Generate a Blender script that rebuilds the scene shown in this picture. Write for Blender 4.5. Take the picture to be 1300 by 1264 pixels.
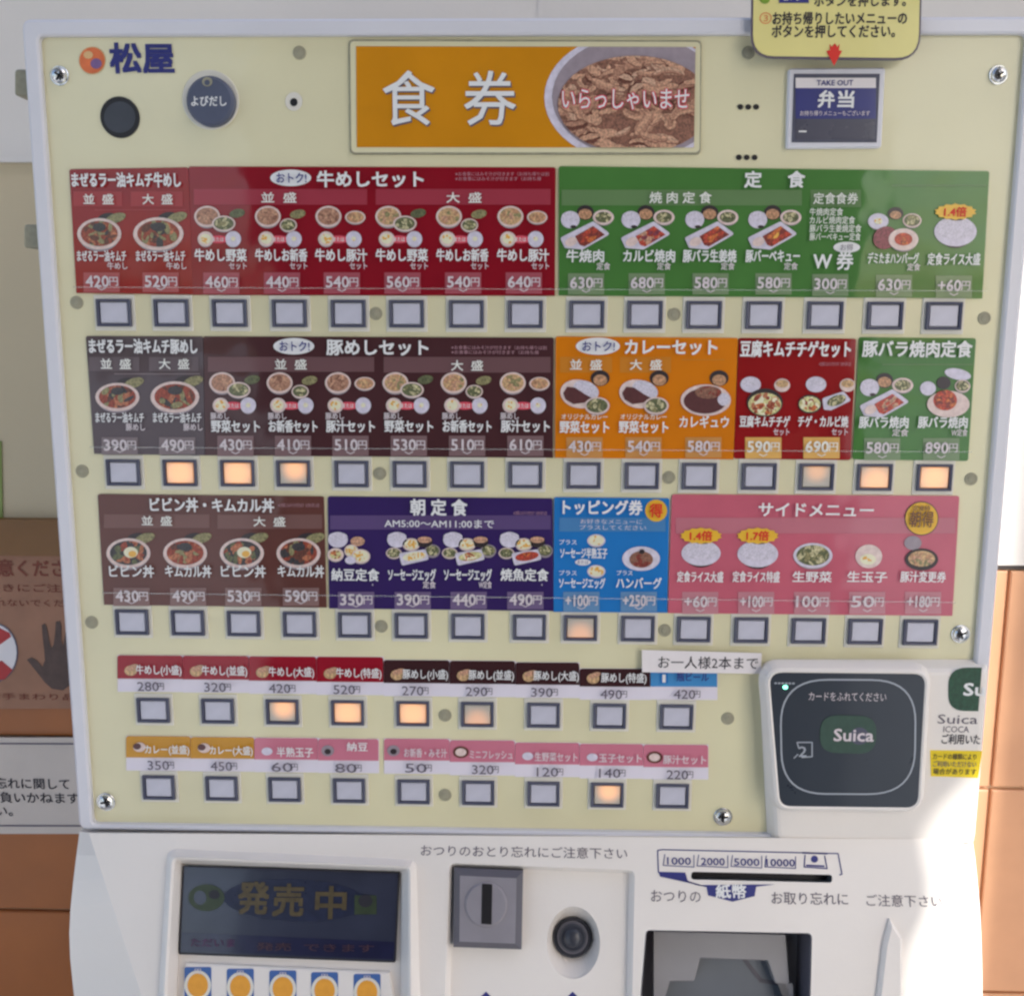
import bpy, math, random
from mathutils import Vector, Matrix
from mathutils.geometry import tessellate_polygon
random.seed(7)
S = bpy.context.scene
COL = S.collection
for o in list(bpy.data.objects): bpy.data.objects.remove(o)

# ------------------------------------------------------------------ camera
FPX, W, H = 1300.0, 1300.0, 1264.0
YAW, PITCH, ROLL = -0.0231, 0.1681, 0.0042
CAM = Vector((0.0011, -0.6504, 1.4769))
fwd = Vector((math.sin(YAW)*math.cos(PITCH), math.cos(YAW)*math.cos(PITCH), -math.sin(PITCH)))
r0 = Vector((math.cos(YAW), -math.sin(YAW), 0)); u0 = r0.cross(fwd)
c_, s_ = math.cos(ROLL), math.sin(ROLL)
RT = c_*r0 + s_*u0; UP = c_*u0 - s_*r0; FW = fwd
cd = bpy.data.cameras.new('camera'); cam = bpy.data.objects.new('camera', cd); COL.objects.link(cam)
cd.sensor_fit = 'HORIZONTAL'; cd.sensor_width = 36.0; cd.lens = 36.0*FPX/W
cd.clip_start = 0.02; cd.clip_end = 200
m3 = Matrix((RT, UP, -FW)).transposed()
cam.matrix_world = Matrix.Translation(CAM) @ m3.to_4x4()
S.camera = cam

# ------------------------------------------------------------------ world, sun, exposure
SUN_AZ, SUN_EL = math.radians(38), math.radians(40)      # azimuth right of straight-behind the viewer
TO_SUN = Vector((math.sin(SUN_AZ)*math.cos(SUN_EL), -math.cos(SUN_AZ)*math.cos(SUN_EL), math.sin(SUN_EL)))
wd = bpy.data.worlds.new('World'); S.world = wd; wd.use_nodes = True
nt = wd.node_tree; nt.nodes.clear()
sky = nt.nodes.new('ShaderNodeTexSky'); sky.sky_type = 'NISHITA'; sky.sun_disc = False
sky.sun_elevation = SUN_EL; sky.sun_rotation = math.atan2(TO_SUN.x, TO_SUN.y)
sky.air_density = 1.0; sky.dust_density = 2.6; sky.ozone_density = 1.0
bg = nt.nodes.new('ShaderNodeBackground'); bg.inputs['Strength'].default_value = 0.12
wo = nt.nodes.new('ShaderNodeOutputWorld')
nt.links.new(sky.outputs[0], bg.inputs[0]); nt.links.new(bg.outputs[0], wo.inputs[0])
sl = bpy.data.lights.new('sun', 'SUN'); sl.energy = 3.3; sl.angle = math.radians(0.5); sl.color = (1, .97, .91)
sun = bpy.data.objects.new('sun', sl); COL.objects.link(sun)
sun.rotation_euler = TO_SUN.to_track_quat('Z', 'Y').to_euler(); sun.location = (1, -3, 4)
vs = S.view_settings
S.display_settings.display_device = 'sRGB'
vs.view_transform = 'Standard'; vs.look = 'None'; vs.gamma = 1; vs.use_curve_mapping = False
vs.exposure = 1.18
S.cycles.filter_width = 2.5
S.cycles.max_bounces = 6

# ------------------------------------------------------------------ materials
def lin(c): return tuple(((x/255)/12.92 if x/255 <= .04045 else ((x/255+.055)/1.055)**2.4) for x in c)
MATS = {}
def mat(name, rgb, rough=.5, k=1.3, coat=0, metal=0, var=.06, scale=14, bump=0, emit=None, bscale=400, wave=False, spec=None):
    """procedural material from a photographed colour; k lifts the shaded colour to an albedo"""
    m = bpy.data.materials.new(name); m.use_nodes = True; MATS[name] = m
    n = m.node_tree.nodes; l = m.node_tree.links; b = n['Principled BSDF']
    col = [min(.86, x*k) for x in lin(rgb)]
    b.inputs['Roughness'].default_value = rough; b.inputs['Metallic'].default_value = metal
    b.inputs['Coat Weight'].default_value = coat; b.inputs['Coat Roughness'].default_value = .06
    if var:
        tc = n.new('ShaderNodeTexCoord'); no = n.new('ShaderNodeTexNoise')
        no.inputs['Scale'].default_value = scale; no.inputs['Detail'].default_value = 6
        cr = n.new('ShaderNodeValToRGB')
        cr.color_ramp.elements[0].position = .3; cr.color_ramp.elements[1].position = .7
        cr.color_ramp.elements[0].color = [x*(1-var) for x in col]+[1]
        cr.color_ramp.elements[1].color = [min(.9, x*(1+var)) for x in col]+[1]
        l.new(tc.outputs['Object'], no.inputs['Vector']); l.new(no.outputs['Fac'], cr.inputs[0])
        l.new(cr.outputs[0], b.inputs['Base Color'])
        mr = n.new('ShaderNodeMapRange'); mr.inputs['To Min'].default_value = max(.02, rough-.08); mr.inputs['To Max'].default_value = rough+.1
        n2 = n.new('ShaderNodeTexNoise'); n2.inputs['Scale'].default_value = scale*3.1; n2.inputs['Detail'].default_value = 4
        l.new(tc.outputs['Object'], n2.inputs['Vector']); l.new(n2.outputs['Fac'], mr.inputs['Value']); l.new(mr.outputs[0], b.inputs['Roughness'])
        if bump:
            n3 = n.new('ShaderNodeTexNoise'); n3.inputs['Scale'].default_value = bscale
            l.new(tc.outputs['Object'], n3.inputs['Vector'])
            bp = n.new('ShaderNodeBump'); bp.inputs['Strength'].default_value = bump; bp.inputs['Distance'].default_value = .001
            l.new(n3.outputs['Fac'], bp.inputs['Height']); l.new(bp.outputs[0], b.inputs['Normal'])
    else:
        b.inputs['Base Color'].default_value = (*col, 1)
    if spec is not None: b.inputs['Specular IOR Level'].default_value = spec
    if wave:                                                           # slightly wavy clear film over the print
        tw = n.new('ShaderNodeTexCoord'); nw = n.new('ShaderNodeTexNoise'); nw.inputs['Scale'].default_value = 16; nw.inputs['Detail'].default_value = 2
        bw = n.new('ShaderNodeBump'); bw.inputs['Strength'].default_value = .35; bw.inputs['Distance'].default_value = .004
        l.new(tw.outputs['Object'], nw.inputs['Vector']); l.new(nw.outputs['Fac'], bw.inputs['Height']); l.new(bw.outputs[0], b.inputs['Coat Normal'])
    if emit:
        b.inputs['Emission Color'].default_value = (*emit[0], 1); b.inputs['Emission Strength'].default_value = emit[1]
    return m
def lamp_cap(name, strength, cx, cy, rad, col=(1.0, .36, .07)):
    """milky button cap with a small bulb glowing behind it"""
    m = mat(name, (176, 170, 160), .35, coat=.2)
    n = m.node_tree.nodes; l = m.node_tree.links; b = n['Principled BSDF']
    tc = n.new('ShaderNodeTexCoord'); mp = n.new('ShaderNodeMapping'); mp.inputs['Location'].default_value = (-cx, 0, -cy)
    ln = n.new('ShaderNodeVectorMath'); ln.operation = 'LENGTH'
    l.new(tc.outputs['Object'], mp.inputs[0]); l.new(mp.outputs[0], ln.inputs[0])
    mr = n.new('ShaderNodeMapRange'); mr.interpolation_type = 'SMOOTHSTEP'
    mr.inputs['From Min'].default_value = rad*.25; mr.inputs['From Max'].default_value = rad
    mr.inputs['To Min'].default_value = strength; mr.inputs['To Max'].default_value = 0
    l.new(ln.outputs['Value'], mr.inputs['Value']); l.new(mr.outputs[0], b.inputs['Emission Strength'])
    b.inputs['Emission Color'].default_value = (*col, 1)
    return m

mat('cream', (206, 200, 166), .34, coat=.45, var=.09, scale=5, wave=True)
mat('white_enamel', (199, 198, 204), .35, coat=.2, var=.03, scale=8)
mat('white_plastic', (212, 206, 200), .42, var=.03, scale=10, bump=.06)
mat('plate_surround', (205, 201, 190), .4, var=.03)
mat('bezel_grey', (84, 86, 106), .45, k=.9, var=.1, scale=90)
mat('cap', (180, 179, 191), .35, coat=.25, var=.05, scale=120)
lamp_cap('cap_bright', .40, 0, .000, .015)
lamp_cap('cap_bright_low', .34, .001, -.003, .015)
lamp_cap('cap_half', .36, .001, .003, .011)
lamp_cap('cap_faint_low', .2, 0, -.005, .012, (1, .32, .05))
lamp_cap('cap_faint', .2, 0, .004, .010, (1, .34, .04))
mat('chrome', (190, 190, 190), .18, k=1.4, metal=1, var=.1, scale=300)
mat('rivet', (142, 138, 118), .5, var=.12, scale=200)
mat('black', (22, 20, 24), .4, var=.2, scale=60)
mat('call_blue', (84, 90, 112), .45, k=1.0, var=.06, scale=120, bump=.1)
mat('gap', (84, 86, 104), .6, k=.6, var=0)
# printed inks (behind clear plastic)
INK = dict(crimson=(152, 16, 36), red=(160, 16, 22), green=(72, 122, 58), brown=(84, 48, 52), slate=(84, 72, 78), orange=(214, 122, 12),
           maroon=(98, 58, 52), purple=(60, 40, 104), blue=(36, 118, 190), pink=(196, 98, 116), strip_crimson=(150, 16, 38),
           strip_brown=(70, 38, 42), strip_blue=(72, 142, 200), strip_amber=(198, 140, 26), strip_rose=(204, 122, 142), banner=(206, 136, 20))
for k_, v in INK.items(): mat(k_, v, .4, k={'crimson': .85, 'red': .85, 'brown': .8, 'purple': .85, 'strip_brown': .8}.get(k_, 1.08), coat=.8, var=.06, scale=25, wave=True, spec=.15)
def blend(a, b, t): return tuple(a[i]*(1-t)+b[i]*t for i in range(3))
for k_ in ('crimson', 'red', 'green', 'brown', 'slate', 'orange', 'maroon', 'purple', 'blue', 'pink'):
    mat(k_+'_band', blend(INK[k_], (215, 195, 195), .25 if k_ not in ('slate', 'orange') else .18), .4, k=.95, coat=.6, var=.04, spec=.15)
    mat(k_+'_tag', blend(INK[k_], (222, 205, 205), .4), .4, k=.95, coat=.6, var=.04, spec=.15)
mat('gold_tag', (206, 160, 84), .4, coat=.4)
mat('ink_white', (232, 228, 238), .45, k=1.4, var=0, coat=.4)
mat('ink_cream', (232, 222, 206), .45, k=1.3, var=0, coat=.4)
mat('ink_soft', (206, 196, 200), .45, k=1.2, var=0, coat=.4)
mat('ink_fine', (170, 130, 140), .45, k=1.2, var=0, coat=.4)
mat('ink_black', (38, 34, 44), .5, var=0)
mat('ink_grey', (92, 84, 96), .5, var=0)
mat('ink_navy', (38, 42, 110), .5, var=0)
mat('ink_red', (200, 36, 24), .5, var=0)
mat('ink_pinkred', (204, 70, 88), .5, var=0)
mat('oval_white', (222, 212, 216), .4, coat=.4, var=.02)
mat('oval_gold', (226, 166, 44), .4, coat=.4, var=.05)
mat('paper_white', (214, 206, 206), .6, var=.03)
mat('paper_strip', (206, 200, 210), .5, var=.03)
# printed food
def food(name, a, sc=700, var=.5): mat(name, a, .5, coat=.5, var=var, scale=sc)
food('rim', (208, 184, 178), 260, .16); food('rim_white', (194, 188, 202), 260, .14); food('rice', (190, 184, 196), 900, .2)
food('rim_shade', (140, 128, 136), 200, .1)
food('beef1', (158, 116, 94)); food('beef2', (126, 86, 70)); food('beef3', (180, 138, 112)); food('beef4', (92, 60, 52)); food('fat', (184, 146, 122))
food('kimchi1', (136, 58, 40)); food('kimchi2', (92, 50, 38)); food('kimchi3', (164, 100, 70))
food('nori', (52, 48, 50)); food('leaf1', (88, 92, 62)); food('leaf2', (128, 122, 84)); food('leaf3', (178, 170, 132))
food('soup', (170, 128, 96)); food('lacquer', (40, 30, 34), 100, .1); food('curry', (78, 36, 38), 300, .12)
food('yolk', (220, 160, 70), 300, .1); food('egg', (226, 208, 180), 300, .05); food('tofu', (220, 190, 130)); food('tan', (190, 150, 110))
food('meat1', (168, 62, 44)); food('meat2', (120, 48, 40)); food('meat3', (196, 100, 52)); food('plum', (120, 50, 64))
PAL = dict(beef=['beef1', 'beef2', 'beef3', 'beef1'], pork=['tan', 'beef3', 'soup', 'leaf2'], kimchi=['kimchi1', 'kimchi2', 'leaf2', 'kimchi3', 'nori'], salad=['leaf1', 'leaf2', 'leaf3', 'leaf3'],
           meat=['meat1', 'meat2', 'meat3', 'meat1'], plum=['plum', 'meat1', 'beef3'], bbq=['meat3', 'meat2', 'yolk', 'meat1'], chige=['tofu', 'kimchi3', 'meat3', 'egg', 'kimchi1'], soup=['soup', 'tan'],
           bibin=['nori', 'leaf1', 'kimchi1', 'kimchi3'], egg=['egg', 'yolk'], brown=['beef2', 'meat2'], bigbeef=['beef1', 'beef2', 'beef3', 'beef2', 'kimchi2', 'beef1', 'beef3'])
# machine details
mat('reader_dark', (58, 68, 82), .3, k=.6, coat=.2, var=.05, scale=30)
mat('reader_line', (150, 156, 164), .4, var=0)
mat('logo_green', (62, 92, 80), .4, k=.75, var=.08, scale=200); mat('logo_green_dark', (30, 66, 48), .4, var=.3, scale=420)
mat('led_green', (120, 240, 190), .3, var=0, emit=((.2, 1, .6), 1.5))
mat('sticker_yellow', (222, 186, 20), .45, var=.06, scale=60)
mat('screen', (58, 62, 80), .16, k=.85, coat=.3, var=.12, scale=30)
mat('screen_bar', (46, 48, 84), .2, k=.6, coat=.5, var=.2, scale=60)
mat('lcd_orange', (108, 94, 66), .3, k=.6, var=.2, scale=200); mat('lcd_navy', (44, 50, 80), .3, k=.6, var=.2, scale=200)
mat('lcd_green', (70, 84, 60), .3, k=.6, var=.2, scale=200); mat('lcd_purple', (96, 48, 96), .3, k=.6, var=.2, scale=200)
mat('lcd_dim', (90, 60, 70), .3, k=.6, var=.2, scale=200)
mat('screen_edge', (34, 32, 40), .4, var=0)
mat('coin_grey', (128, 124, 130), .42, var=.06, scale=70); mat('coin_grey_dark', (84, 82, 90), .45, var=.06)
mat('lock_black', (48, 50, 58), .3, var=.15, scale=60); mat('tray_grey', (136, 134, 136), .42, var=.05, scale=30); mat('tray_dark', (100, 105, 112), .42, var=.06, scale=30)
mat('sticker_blue', (58, 92, 150), .45, var=.05); mat('sticker_orange', (228, 146, 50), .45, var=.08, scale=200)
mat('window_navy', (44, 48, 110), .3, coat=.5, var=.05); mat('window_dark', (66, 66, 80), .25, coat=.5, var=.06); mat('window_glare', (150, 166, 200), .3, coat=.4, var=.2, scale=160)
mat('sign_yellow', (208, 198, 128), .4, coat=.2, var=.04, scale=20); mat('sign_green', (110, 140, 40), .5, var=0)
mat('logo_orange', (206, 104, 60), .45, var=.2, scale=90); mat('logo_blue', (110, 84, 130), .45, var=.15, scale=200); mat('logo_light', (236, 170, 120), .45, var=.1)
# room
mat('plaster_white', (188, 184, 180), .8, k=1.45, var=.04, scale=3, bump=.2, bscale=150)
mat('plaster_beige', (182, 168, 140), .7, k=1.25, var=.05, scale=3, bump=.15, bscale=150)
mat('wood_trim', (126, 84, 36), .45, k=1.0, var=.18, scale=12)
mat('joint_dark', (72, 64, 62), .8, k=.8, var=.1)
mat('grout', (196, 170, 140), .8, var=.08, scale=40)
mat('poster_pink', (158, 112, 86), .55, k=1.05, var=.1, scale=30); mat('poster_ink', (110, 48, 30), .55, var=.1, scale=60)
mat('hand_dark', (78, 60, 54), .6, var=.2, scale=90); mat('roundel_red', (160, 36, 40), .5, var=.1, scale=60)
mat('notice_paper', (196, 184, 174), .55, k=1.2, var=.05, scale=14); mat('notice_edge', (200, 176, 160), .55, var=.04)
mat('green_paper', (130, 146, 74), .5, k=1.0, var=.1, scale=20)
mat('concrete', (162, 166, 170), .8, k=1.0, var=.12, scale=3)
mat('reflect_dark', (52, 46, 44), .5, k=1.0, var=.1, scale=5)  # finish of the added reflection panel
mat('sun_block_grey', (170, 160, 148), .8, k=1.0, var=.08, scale=3)  # finish of the added sun-blocking board and slab
def tile_mat():
    mat('tile_brown', (152, 86, 34), .35, k=1.2, var=.16, scale=7)  # same tile as the sunlit wall, shade darkened into its colour
    m = mat('tile_orange', (200, 150, 114), .35, k=1.1, var=.12, scale=7)
    return m
tile_mat()
def clear_mat():
    m = bpy.data.materials.new('clear_plastic'); m.use_nodes = True; MATS['clear_plastic'] = m
    n = m.node_tree.nodes; l = m.node_tree.links; n.clear()
    t = n.new('ShaderNodeBsdfTransparent'); g = n.new('ShaderNodeBsdfPrincipled'); x = n.new('ShaderNodeMixShader'); o = n.new('ShaderNodeOutputMaterial')
    g.inputs['Base Color'].default_value = (.75, .75, .72, 1); g.inputs['Roughness'].default_value = .15
    x.inputs[0].default_value = .3
    l.new(t.outputs[0], x.inputs[1]); l.new(g.outputs[0], x.inputs[2]); l.new(x.outputs[0], o.inputs[0])
clear_mat()

# ------------------------------------------------------------------ geometry helpers
def ray(px, py): return FW + RT*((px-W/2)/FPX) - UP*((py-H/2)/FPX)
class Plane:
    """a real surface in the scene: origin, right, up and outward normal"""
    def __init__(s, o, ex, ey): s.o = Vector(o); s.ex = Vector(ex).normalized(); s.ey = Vector(ey).normalized(); s.n = s.ex.cross(s.ey).normalized()
    def pt(s, u, v, h=0): return s.o + s.ex*u + s.ey*v + s.n*h
    def uv(s, p, h=0):
        d = ray(*p); t = ((s.o + s.n*h - CAM).dot(s.n))/d.dot(s.n); q = CAM + d*t - s.o
        return (q.dot(s.ex), q.dot(s.ey))
    def uvs(s, pts, h=0): return [s.uv(p, h) for p in pts]
    def k(s, p):
        a = s.uv((p[0]-1, p[1])); b = s.uv((p[0]+1, p[1])); c = s.uv((p[0], p[1]-1)); d = s.uv((p[0], p[1]+1))
        return (b[0]-a[0])/2, (c[1]-d[1])/2
PAN = Plane((0, 0, 1.28), (1, 0, 0), (0, 0, 1))
WALL_Y = .34
WAL = Plane((0, WALL_Y, 1.28), (1, 0, 0), (0, 0, 1))
TILT = math.radians(21)
_o = PAN.pt(*PAN.uv((650, 1060), .012), .012)
CON = Plane(_o, (1, 0, 0), (0, math.sin(TILT), math.cos(TILT)))

class MB:
    def __init__(s): s.v = []; s.f = []; s.m = []; s.names = []; s.smooth = []
    def mi(s, name):
        if name not in s.names: s.names.append(name)
        return s.names.index(name)
    def face(s, pts, m, smooth=False):
        b = len(s.v); s.v += [Vector(p) for p in pts]; s.f.append(list(range(b, b+len(pts)))); s.m.append(s.mi(m)); s.smooth.append(smooth)
    def sheet(s, P, uv, h, m): s.face([P.pt(u, v, h) for u, v in uv], m)
    def prism(s, P, uv, h0, h1, m, side=None, bevel=0):
        """slab with counter-clockwise outline uv between heights h0 and h1, front edge chamfered"""
        if area(uv) < 0: uv = uv[::-1]
        side = side or m; n = len(uv)
        top = inset(uv, bevel) if bevel else uv
        hb = h1-bevel if bevel else h1
        s.sheet(P, top, h1, m)
        for i in range(n):
            a, b = uv[i], uv[(i+1) % n]
            s.face([P.pt(*a, h0), P.pt(*b, h0), P.pt(*b, hb), P.pt(*a, hb)], side)
            if bevel:
                c, d = top[i], top[(i+1) % n]
                s.face([P.pt(*a, hb), P.pt(*b, hb), P.pt(*d, h1), P.pt(*c, h1)], side)
    def loft(s, loops, m, smooth=False, closed=True):
        n = len(loops[0])
        for A, B in zip(loops[:-1], loops[1:]):
            for i in range(n if closed else n-1):
                j = (i+1) % n
                s.face([A[i], A[j], B[j], B[i]], m, smooth)
    def holed(s, P, outer, holes, h, m):
        loops = [[Vector((u, v, 0)) for u, v in outer]] + [[Vector((u, v, 0)) for u, v in q] for q in holes]
        flat = [p for q in loops for p in q]
        for t in tessellate_polygon(loops):
            q = [flat[i] for i in t]
            if (q[1]-q[0]).cross(q[2]-q[0]).z < 0: q = q[::-1]
            s.face([P.pt(p.x, p.y, h) for p in q], m)
    def box(s, a, b, m):
        x0, y0, z0 = a; x1, y1, z1 = b
        for q in (((x0,y0,z0),(x1,y0,z0),(x1,y0,z1),(x0,y0,z1)), ((x1,y1,z0),(x0,y1,z0),(x0,y1,z1),(x1,y1,z1)), ((x0,y1,z0),(x0,y0,z0),(x0,y0,z1),(x0,y1,z1)),
                  ((x1,y0,z0),(x1,y1,z0),(x1,y1,z1),(x1,y0,z1)), ((x0,y0,z1),(x1,y0,z1),(x1,y1,z1),(x0,y1,z1)), ((x0,y1,z0),(x1,y1,z0),(x1,y0,z0),(x0,y0,z0))): s.face(q, m)
    def build(s, name, parent=None, origin=None, label=None):
        if origin is None: origin = sum(s.v, Vector())/len(s.v)
        origin = Vector(origin)
        me = bpy.data.meshes.new(name); me.from_pydata([v-origin for v in s.v], [], s.f)
        for n in s.names: me.materials.append(MATS[n])
        me.polygons.foreach_set('material_index', s.m); me.polygons.foreach_set('use_smooth', s.smooth); me.update()
        o = bpy.data.objects.new(name, me); COL.objects.link(o)
        put(o, parent, origin)
        if label: o['label'] = label
        return o
WORLD = {}
def put(o, parent, origin):
    WORLD[o.name] = Vector(origin)
    if parent is not None:
        o.parent = parent; o.location = Vector(origin) - WORLD[parent.name]
    else: o.location = origin
def thing(name, label, cat, loc):
    o = bpy.data.objects.new(name, None); COL.objects.link(o); o.empty_display_size = .05
    put(o, None, loc); o['label'] = label; o['category'] = cat; return o
def tag(o, label, cat, group=None):
    o['label'] = label; o['category'] = cat
    if group: o['group'] = group
def area(p): return sum(p[i][0]*p[(i+1) % len(p)][1]-p[(i+1) % len(p)][0]*p[i][1] for i in range(len(p)))/2
def inset(p, d):
    n = len(p); r = []
    for i in range(n):
        a, b, c = Vector(p[i-1]), Vector(p[i]), Vector(p[(i+1) % n])
        e1 = (b-a).normalized(); e2 = (c-b).normalized(); n1 = Vector((-e1.y, e1.x)); n2 = Vector((-e2.y, e2.x))
        q = (n1+n2); q = q/max(.25, q.dot(n1))
        r.append(tuple(b+q*d))
    return r
def rounded(p, rad, seg=5):
    """polygon with rounded corners; rad is one radius or one per corner"""
    n = len(p); rad = rad if isinstance(rad, (list, tuple)) else [rad]*n; r = []
    for i in range(n):
        a, b, c = Vector(p[i-1]), Vector(p[i]), Vector(p[(i+1) % n])
        if rad[i] <= 0: r.append(tuple(b)); continue
        e1 = (a-b).normalized(); e2 = (c-b).normalized(); ang = e1.angle(e2); t = rad[i]/math.tan(ang/2)
        p1 = b+e1*t; p2 = b+e2*t
        for j in range(seg+1):
            f = j/seg; q = (p1*(1-f)**2 + b*2*f*(1-f) + p2*f*f); r.append(tuple(q))
    return r
def clip(subj, clipper):
    if area(clipper) < 0: clipper = clipper[::-1]
    out = subj
    for i in range(len(clipper)):
        a, b = clipper[i], clipper[(i+1) % len(clipper)]; inp = out; out = []
        ins = lambda p: (b[0]-a[0])*(p[1]-a[1])-(b[1]-a[1])*(p[0]-a[0]) >= 0
        for j in range(len(inp)):
            p, q = inp[j-1], inp[j]
            if ins(p) != ins(q):
                d1 = (b[0]-a[0])*(p[1]-a[1])-(b[1]-a[1])*(p[0]-a[0]); d2 = (b[0]-a[0])*(q[1]-a[1])-(b[1]-a[1])*(q[0]-a[0]); t = d1/(d1-d2)
                out.append((p[0]+(q[0]-p[0])*t, p[1]+(q[1]-p[1])*t))
            if ins(q): out.append(q)
        if not out: return []
    return out
def ell_px(cx, cy, rx, ry, rot=0, n=28):
    c, s = math.cos(rot), math.sin(rot)
    return [(cx+rx*math.cos(t)*c-ry*math.sin(t)*s, cy-(rx*math.cos(t)*s+ry*math.sin(t)*c)) for t in (2*math.pi*i/n for i in range(n))]
def ell(mb, P, cx, cy, rx, ry, h, m, rot=0, n=28): mb.sheet(P, P.uvs(ell_px(cx, cy, rx, ry, rot, n), h), h, m)
def quad(mb, P, x0, y0, x1, y1, h, m): mb.sheet(P, P.uvs([(x0, y1), (x1, y1), (x1, y0), (x0, y0)], h), h, m)
def poly(mb, P, pts, h, m):
    q = P.uvs(pts, h); mb.sheet(P, q if area(q) > 0 else q[::-1], h, m)
def line(mb, P, pts, wpx, h, m, closed=False):
    uv = P.uvs(pts, h); k = P.k(pts[0])[0]*wpx/2; n = len(uv)
    for i in range(n if closed else n-1):
        a, b = Vector(uv[i]), Vector(uv[(i+1) % n]); d = (b-a).normalized(); q = Vector((-d.y, d.x))*k; a = a-d*k*.6; b = b+d*k*.6
        mb.sheet(P, [a-q, b-q, b+q, a+q], h, m)
_tx = {}
def lines(par, P, *rows):
    for r in rows:
        m2 = MB(); text(m2, P, *r); m2.build('lettering', par)
def glyphs(s, bold):
    if (s, bold) in _tx: return _tx[s, bold]
    c = bpy.data.curves.new('lettering', 'FONT'); c.body = s; c.size = 1; c.resolution_u = 2; c.offset = bold
    o = bpy.data.objects.new('lettering', c); COL.objects.link(o)
    me = bpy.data.meshes.new_from_object(o.evaluated_get(bpy.context.evaluated_depsgraph_get()))
    vs = [(v.co.x, v.co.y) for v in me.vertices]; fs = [list(p.vertices) for p in me.polygons]
    bpy.data.objects.remove(o); bpy.data.curves.remove(c); bpy.data.meshes.remove(me)
    x0 = min(v[0] for v in vs); x1 = max(v[0] for v in vs)
    _tx[s, bold] = (vs, fs, x0, x1); return _tx[s, bold]
def text(mb, P, s, cx, cy, hpx, wpx=None, h=.0034, m='ink_white', bold=.018, align='c', maxx=None):
    """writing set on plane P: centre (or left/right end) at photo point, em box hpx tall, fitted to wpx wide"""
    vs, fs, x0, x1 = glyphs(s, 0.0 if bold >= 0 else bold); kx, ky = P.k((cx, cy)); u, v = P.uv((cx, cy), h)
    sy = hpx/.92*ky; sx = sy if wpx is None else wpx*kx/(x1-x0)
    off = {'c': (x0+x1)/2, 'l': x0, 'r': x1}[align]; mi = mb.mi(m)
    d = bold*.9                                                       # heavier strokes: the same glyph printed four times, slightly shifted
    for j, (dx, dy) in enumerate([(0, 0)] if bold <= .004 else [(-d, -d), (d, -d), (d, d), (-d, d)]):
        b = len(mb.v); hj = h+j*.00003
        mb.v += [P.pt(u+(x-off)*sx+dx*sy, v+(y-.38+dy)*sy, hj) for x, y in vs]
        for f in fs: mb.f.append([b+i for i in f]); mb.m.append(mi); mb.smooth.append(False)

# ------------------------------------------------------------------ room: floor, walls
mb = MB(); mb.face([(-30, -45, 0), (30, -45, 0), (30, WALL_Y+.02, 0), (-30, WALL_Y+.02, 0)], 'concrete')
fl = mb.build('floor', origin=(0, 0, 0)); fl['kind'] = 'structure'; fl['label'] = 'grey concrete floor under the machine'

def wz(py, px): return WAL.o.z + WAL.uv((px, py))[1]
def make_wall(x0, x1, joints, pxr, label, trim, upper):
    root = thing('tiled_wall', label, 'wall', ((x0+x1)/2, WALL_Y, 0))
    ztop = wz(joints[0], pxr)
    # tiles: courses hung at the joints seen in the photograph, continued down to the floor
    mbt = MB(); mbg = MB()
    step = ztop - wz(joints[1], pxr); z = ztop; g = .0035; tw = step*1.02
    mbg.box((x0, WALL_Y+.004, 0), (x1, WALL_Y+.03, ztop), 'grout')
    while z > 0:
        zb = max(0, z-step); x = x0; i = 0
        while x < x1-.01:
            xe = min(x1, x+tw)
            A = Plane((x, WALL_Y+.004, zb), (1, 0, 0), (0, 0, 1))
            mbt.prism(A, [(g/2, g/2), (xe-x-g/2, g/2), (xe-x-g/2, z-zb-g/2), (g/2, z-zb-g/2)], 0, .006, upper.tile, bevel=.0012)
            x = xe
        z = zb
    mbg.build('grout', root); mbt.build('tiles', root)
    for (za, zb, mname, dy, nm) in upper(ztop):
        m2 = MB(); m2.box((x0, WALL_Y-dy, za), (x1, WALL_Y+.03, zb), mname); m2.build(nm, root)
    return root
def left_up(zt):
    a = wz(657, 40); b = wz(207, 30); c = wz(200, 30)
    return [(zt, a, 'wood_trim', .012, 'wood_rail'), (a, b, 'plaster_beige', 0, 'plaster'), (b, c, 'plaster_white', .006, 'ledge'), (c, 2.6, 'plaster_white', .001, 'upper_plaster')]
def right_up(zt):
    a = wz(717, 1290)
    return [(zt, a, 'joint_dark', .001, 'dark_joint'), (a, 2.6, 'plaster_white', .002, 'upper_plaster')]
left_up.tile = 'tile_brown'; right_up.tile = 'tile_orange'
left_wall = make_wall(-2.2, -.0, (702, 935), 40, 'wall left of the machine with shade-darkened brown tiles, wooden rail and beige plaster above', True, left_up)
right_wall = make_wall(.0, 2.2, (722, 1000), 1280, 'sunlit wall right of the machine with orange tiles below bright white plaster', False, right_up)

# posters on the left wall
def sheet_thing(name, px, mname, label, cat, th=.0012):
    m2 = MB(); q = WAL.uvs(px, .0075); m2.prism(WAL, q, .0063, .0063+th, mname)
    root = m2.build(name, origin=None); tag(root, label, cat); return root
pz = .0080
po = sheet_thing('notice_poster', [(-150, 900), (104, 899), (104, 703), (-150, 702)], 'poster_pink', 'pinkish brown poster with a dark hand print and red roundel on the left wall', 'poster')
m2 = MB()
hand = [(34, 837), (40, 834), (47, 838), (54, 846), (57, 838), (56, 825), (54, 808), (53, 793), (57, 791), (60, 798), (63, 815), (65, 822), (68, 818), (70, 803), (71, 789), (76, 788), (78, 796), (78, 812),
        (80, 820), (82, 808), (86, 792), (91, 793), (90, 808), (88, 824), (91, 826), (97, 812), (103, 802), (106, 806), (101, 822), (96, 838), (92, 856), (88, 870), (80, 876), (66, 874), (57, 866), (47, 853)]
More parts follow.
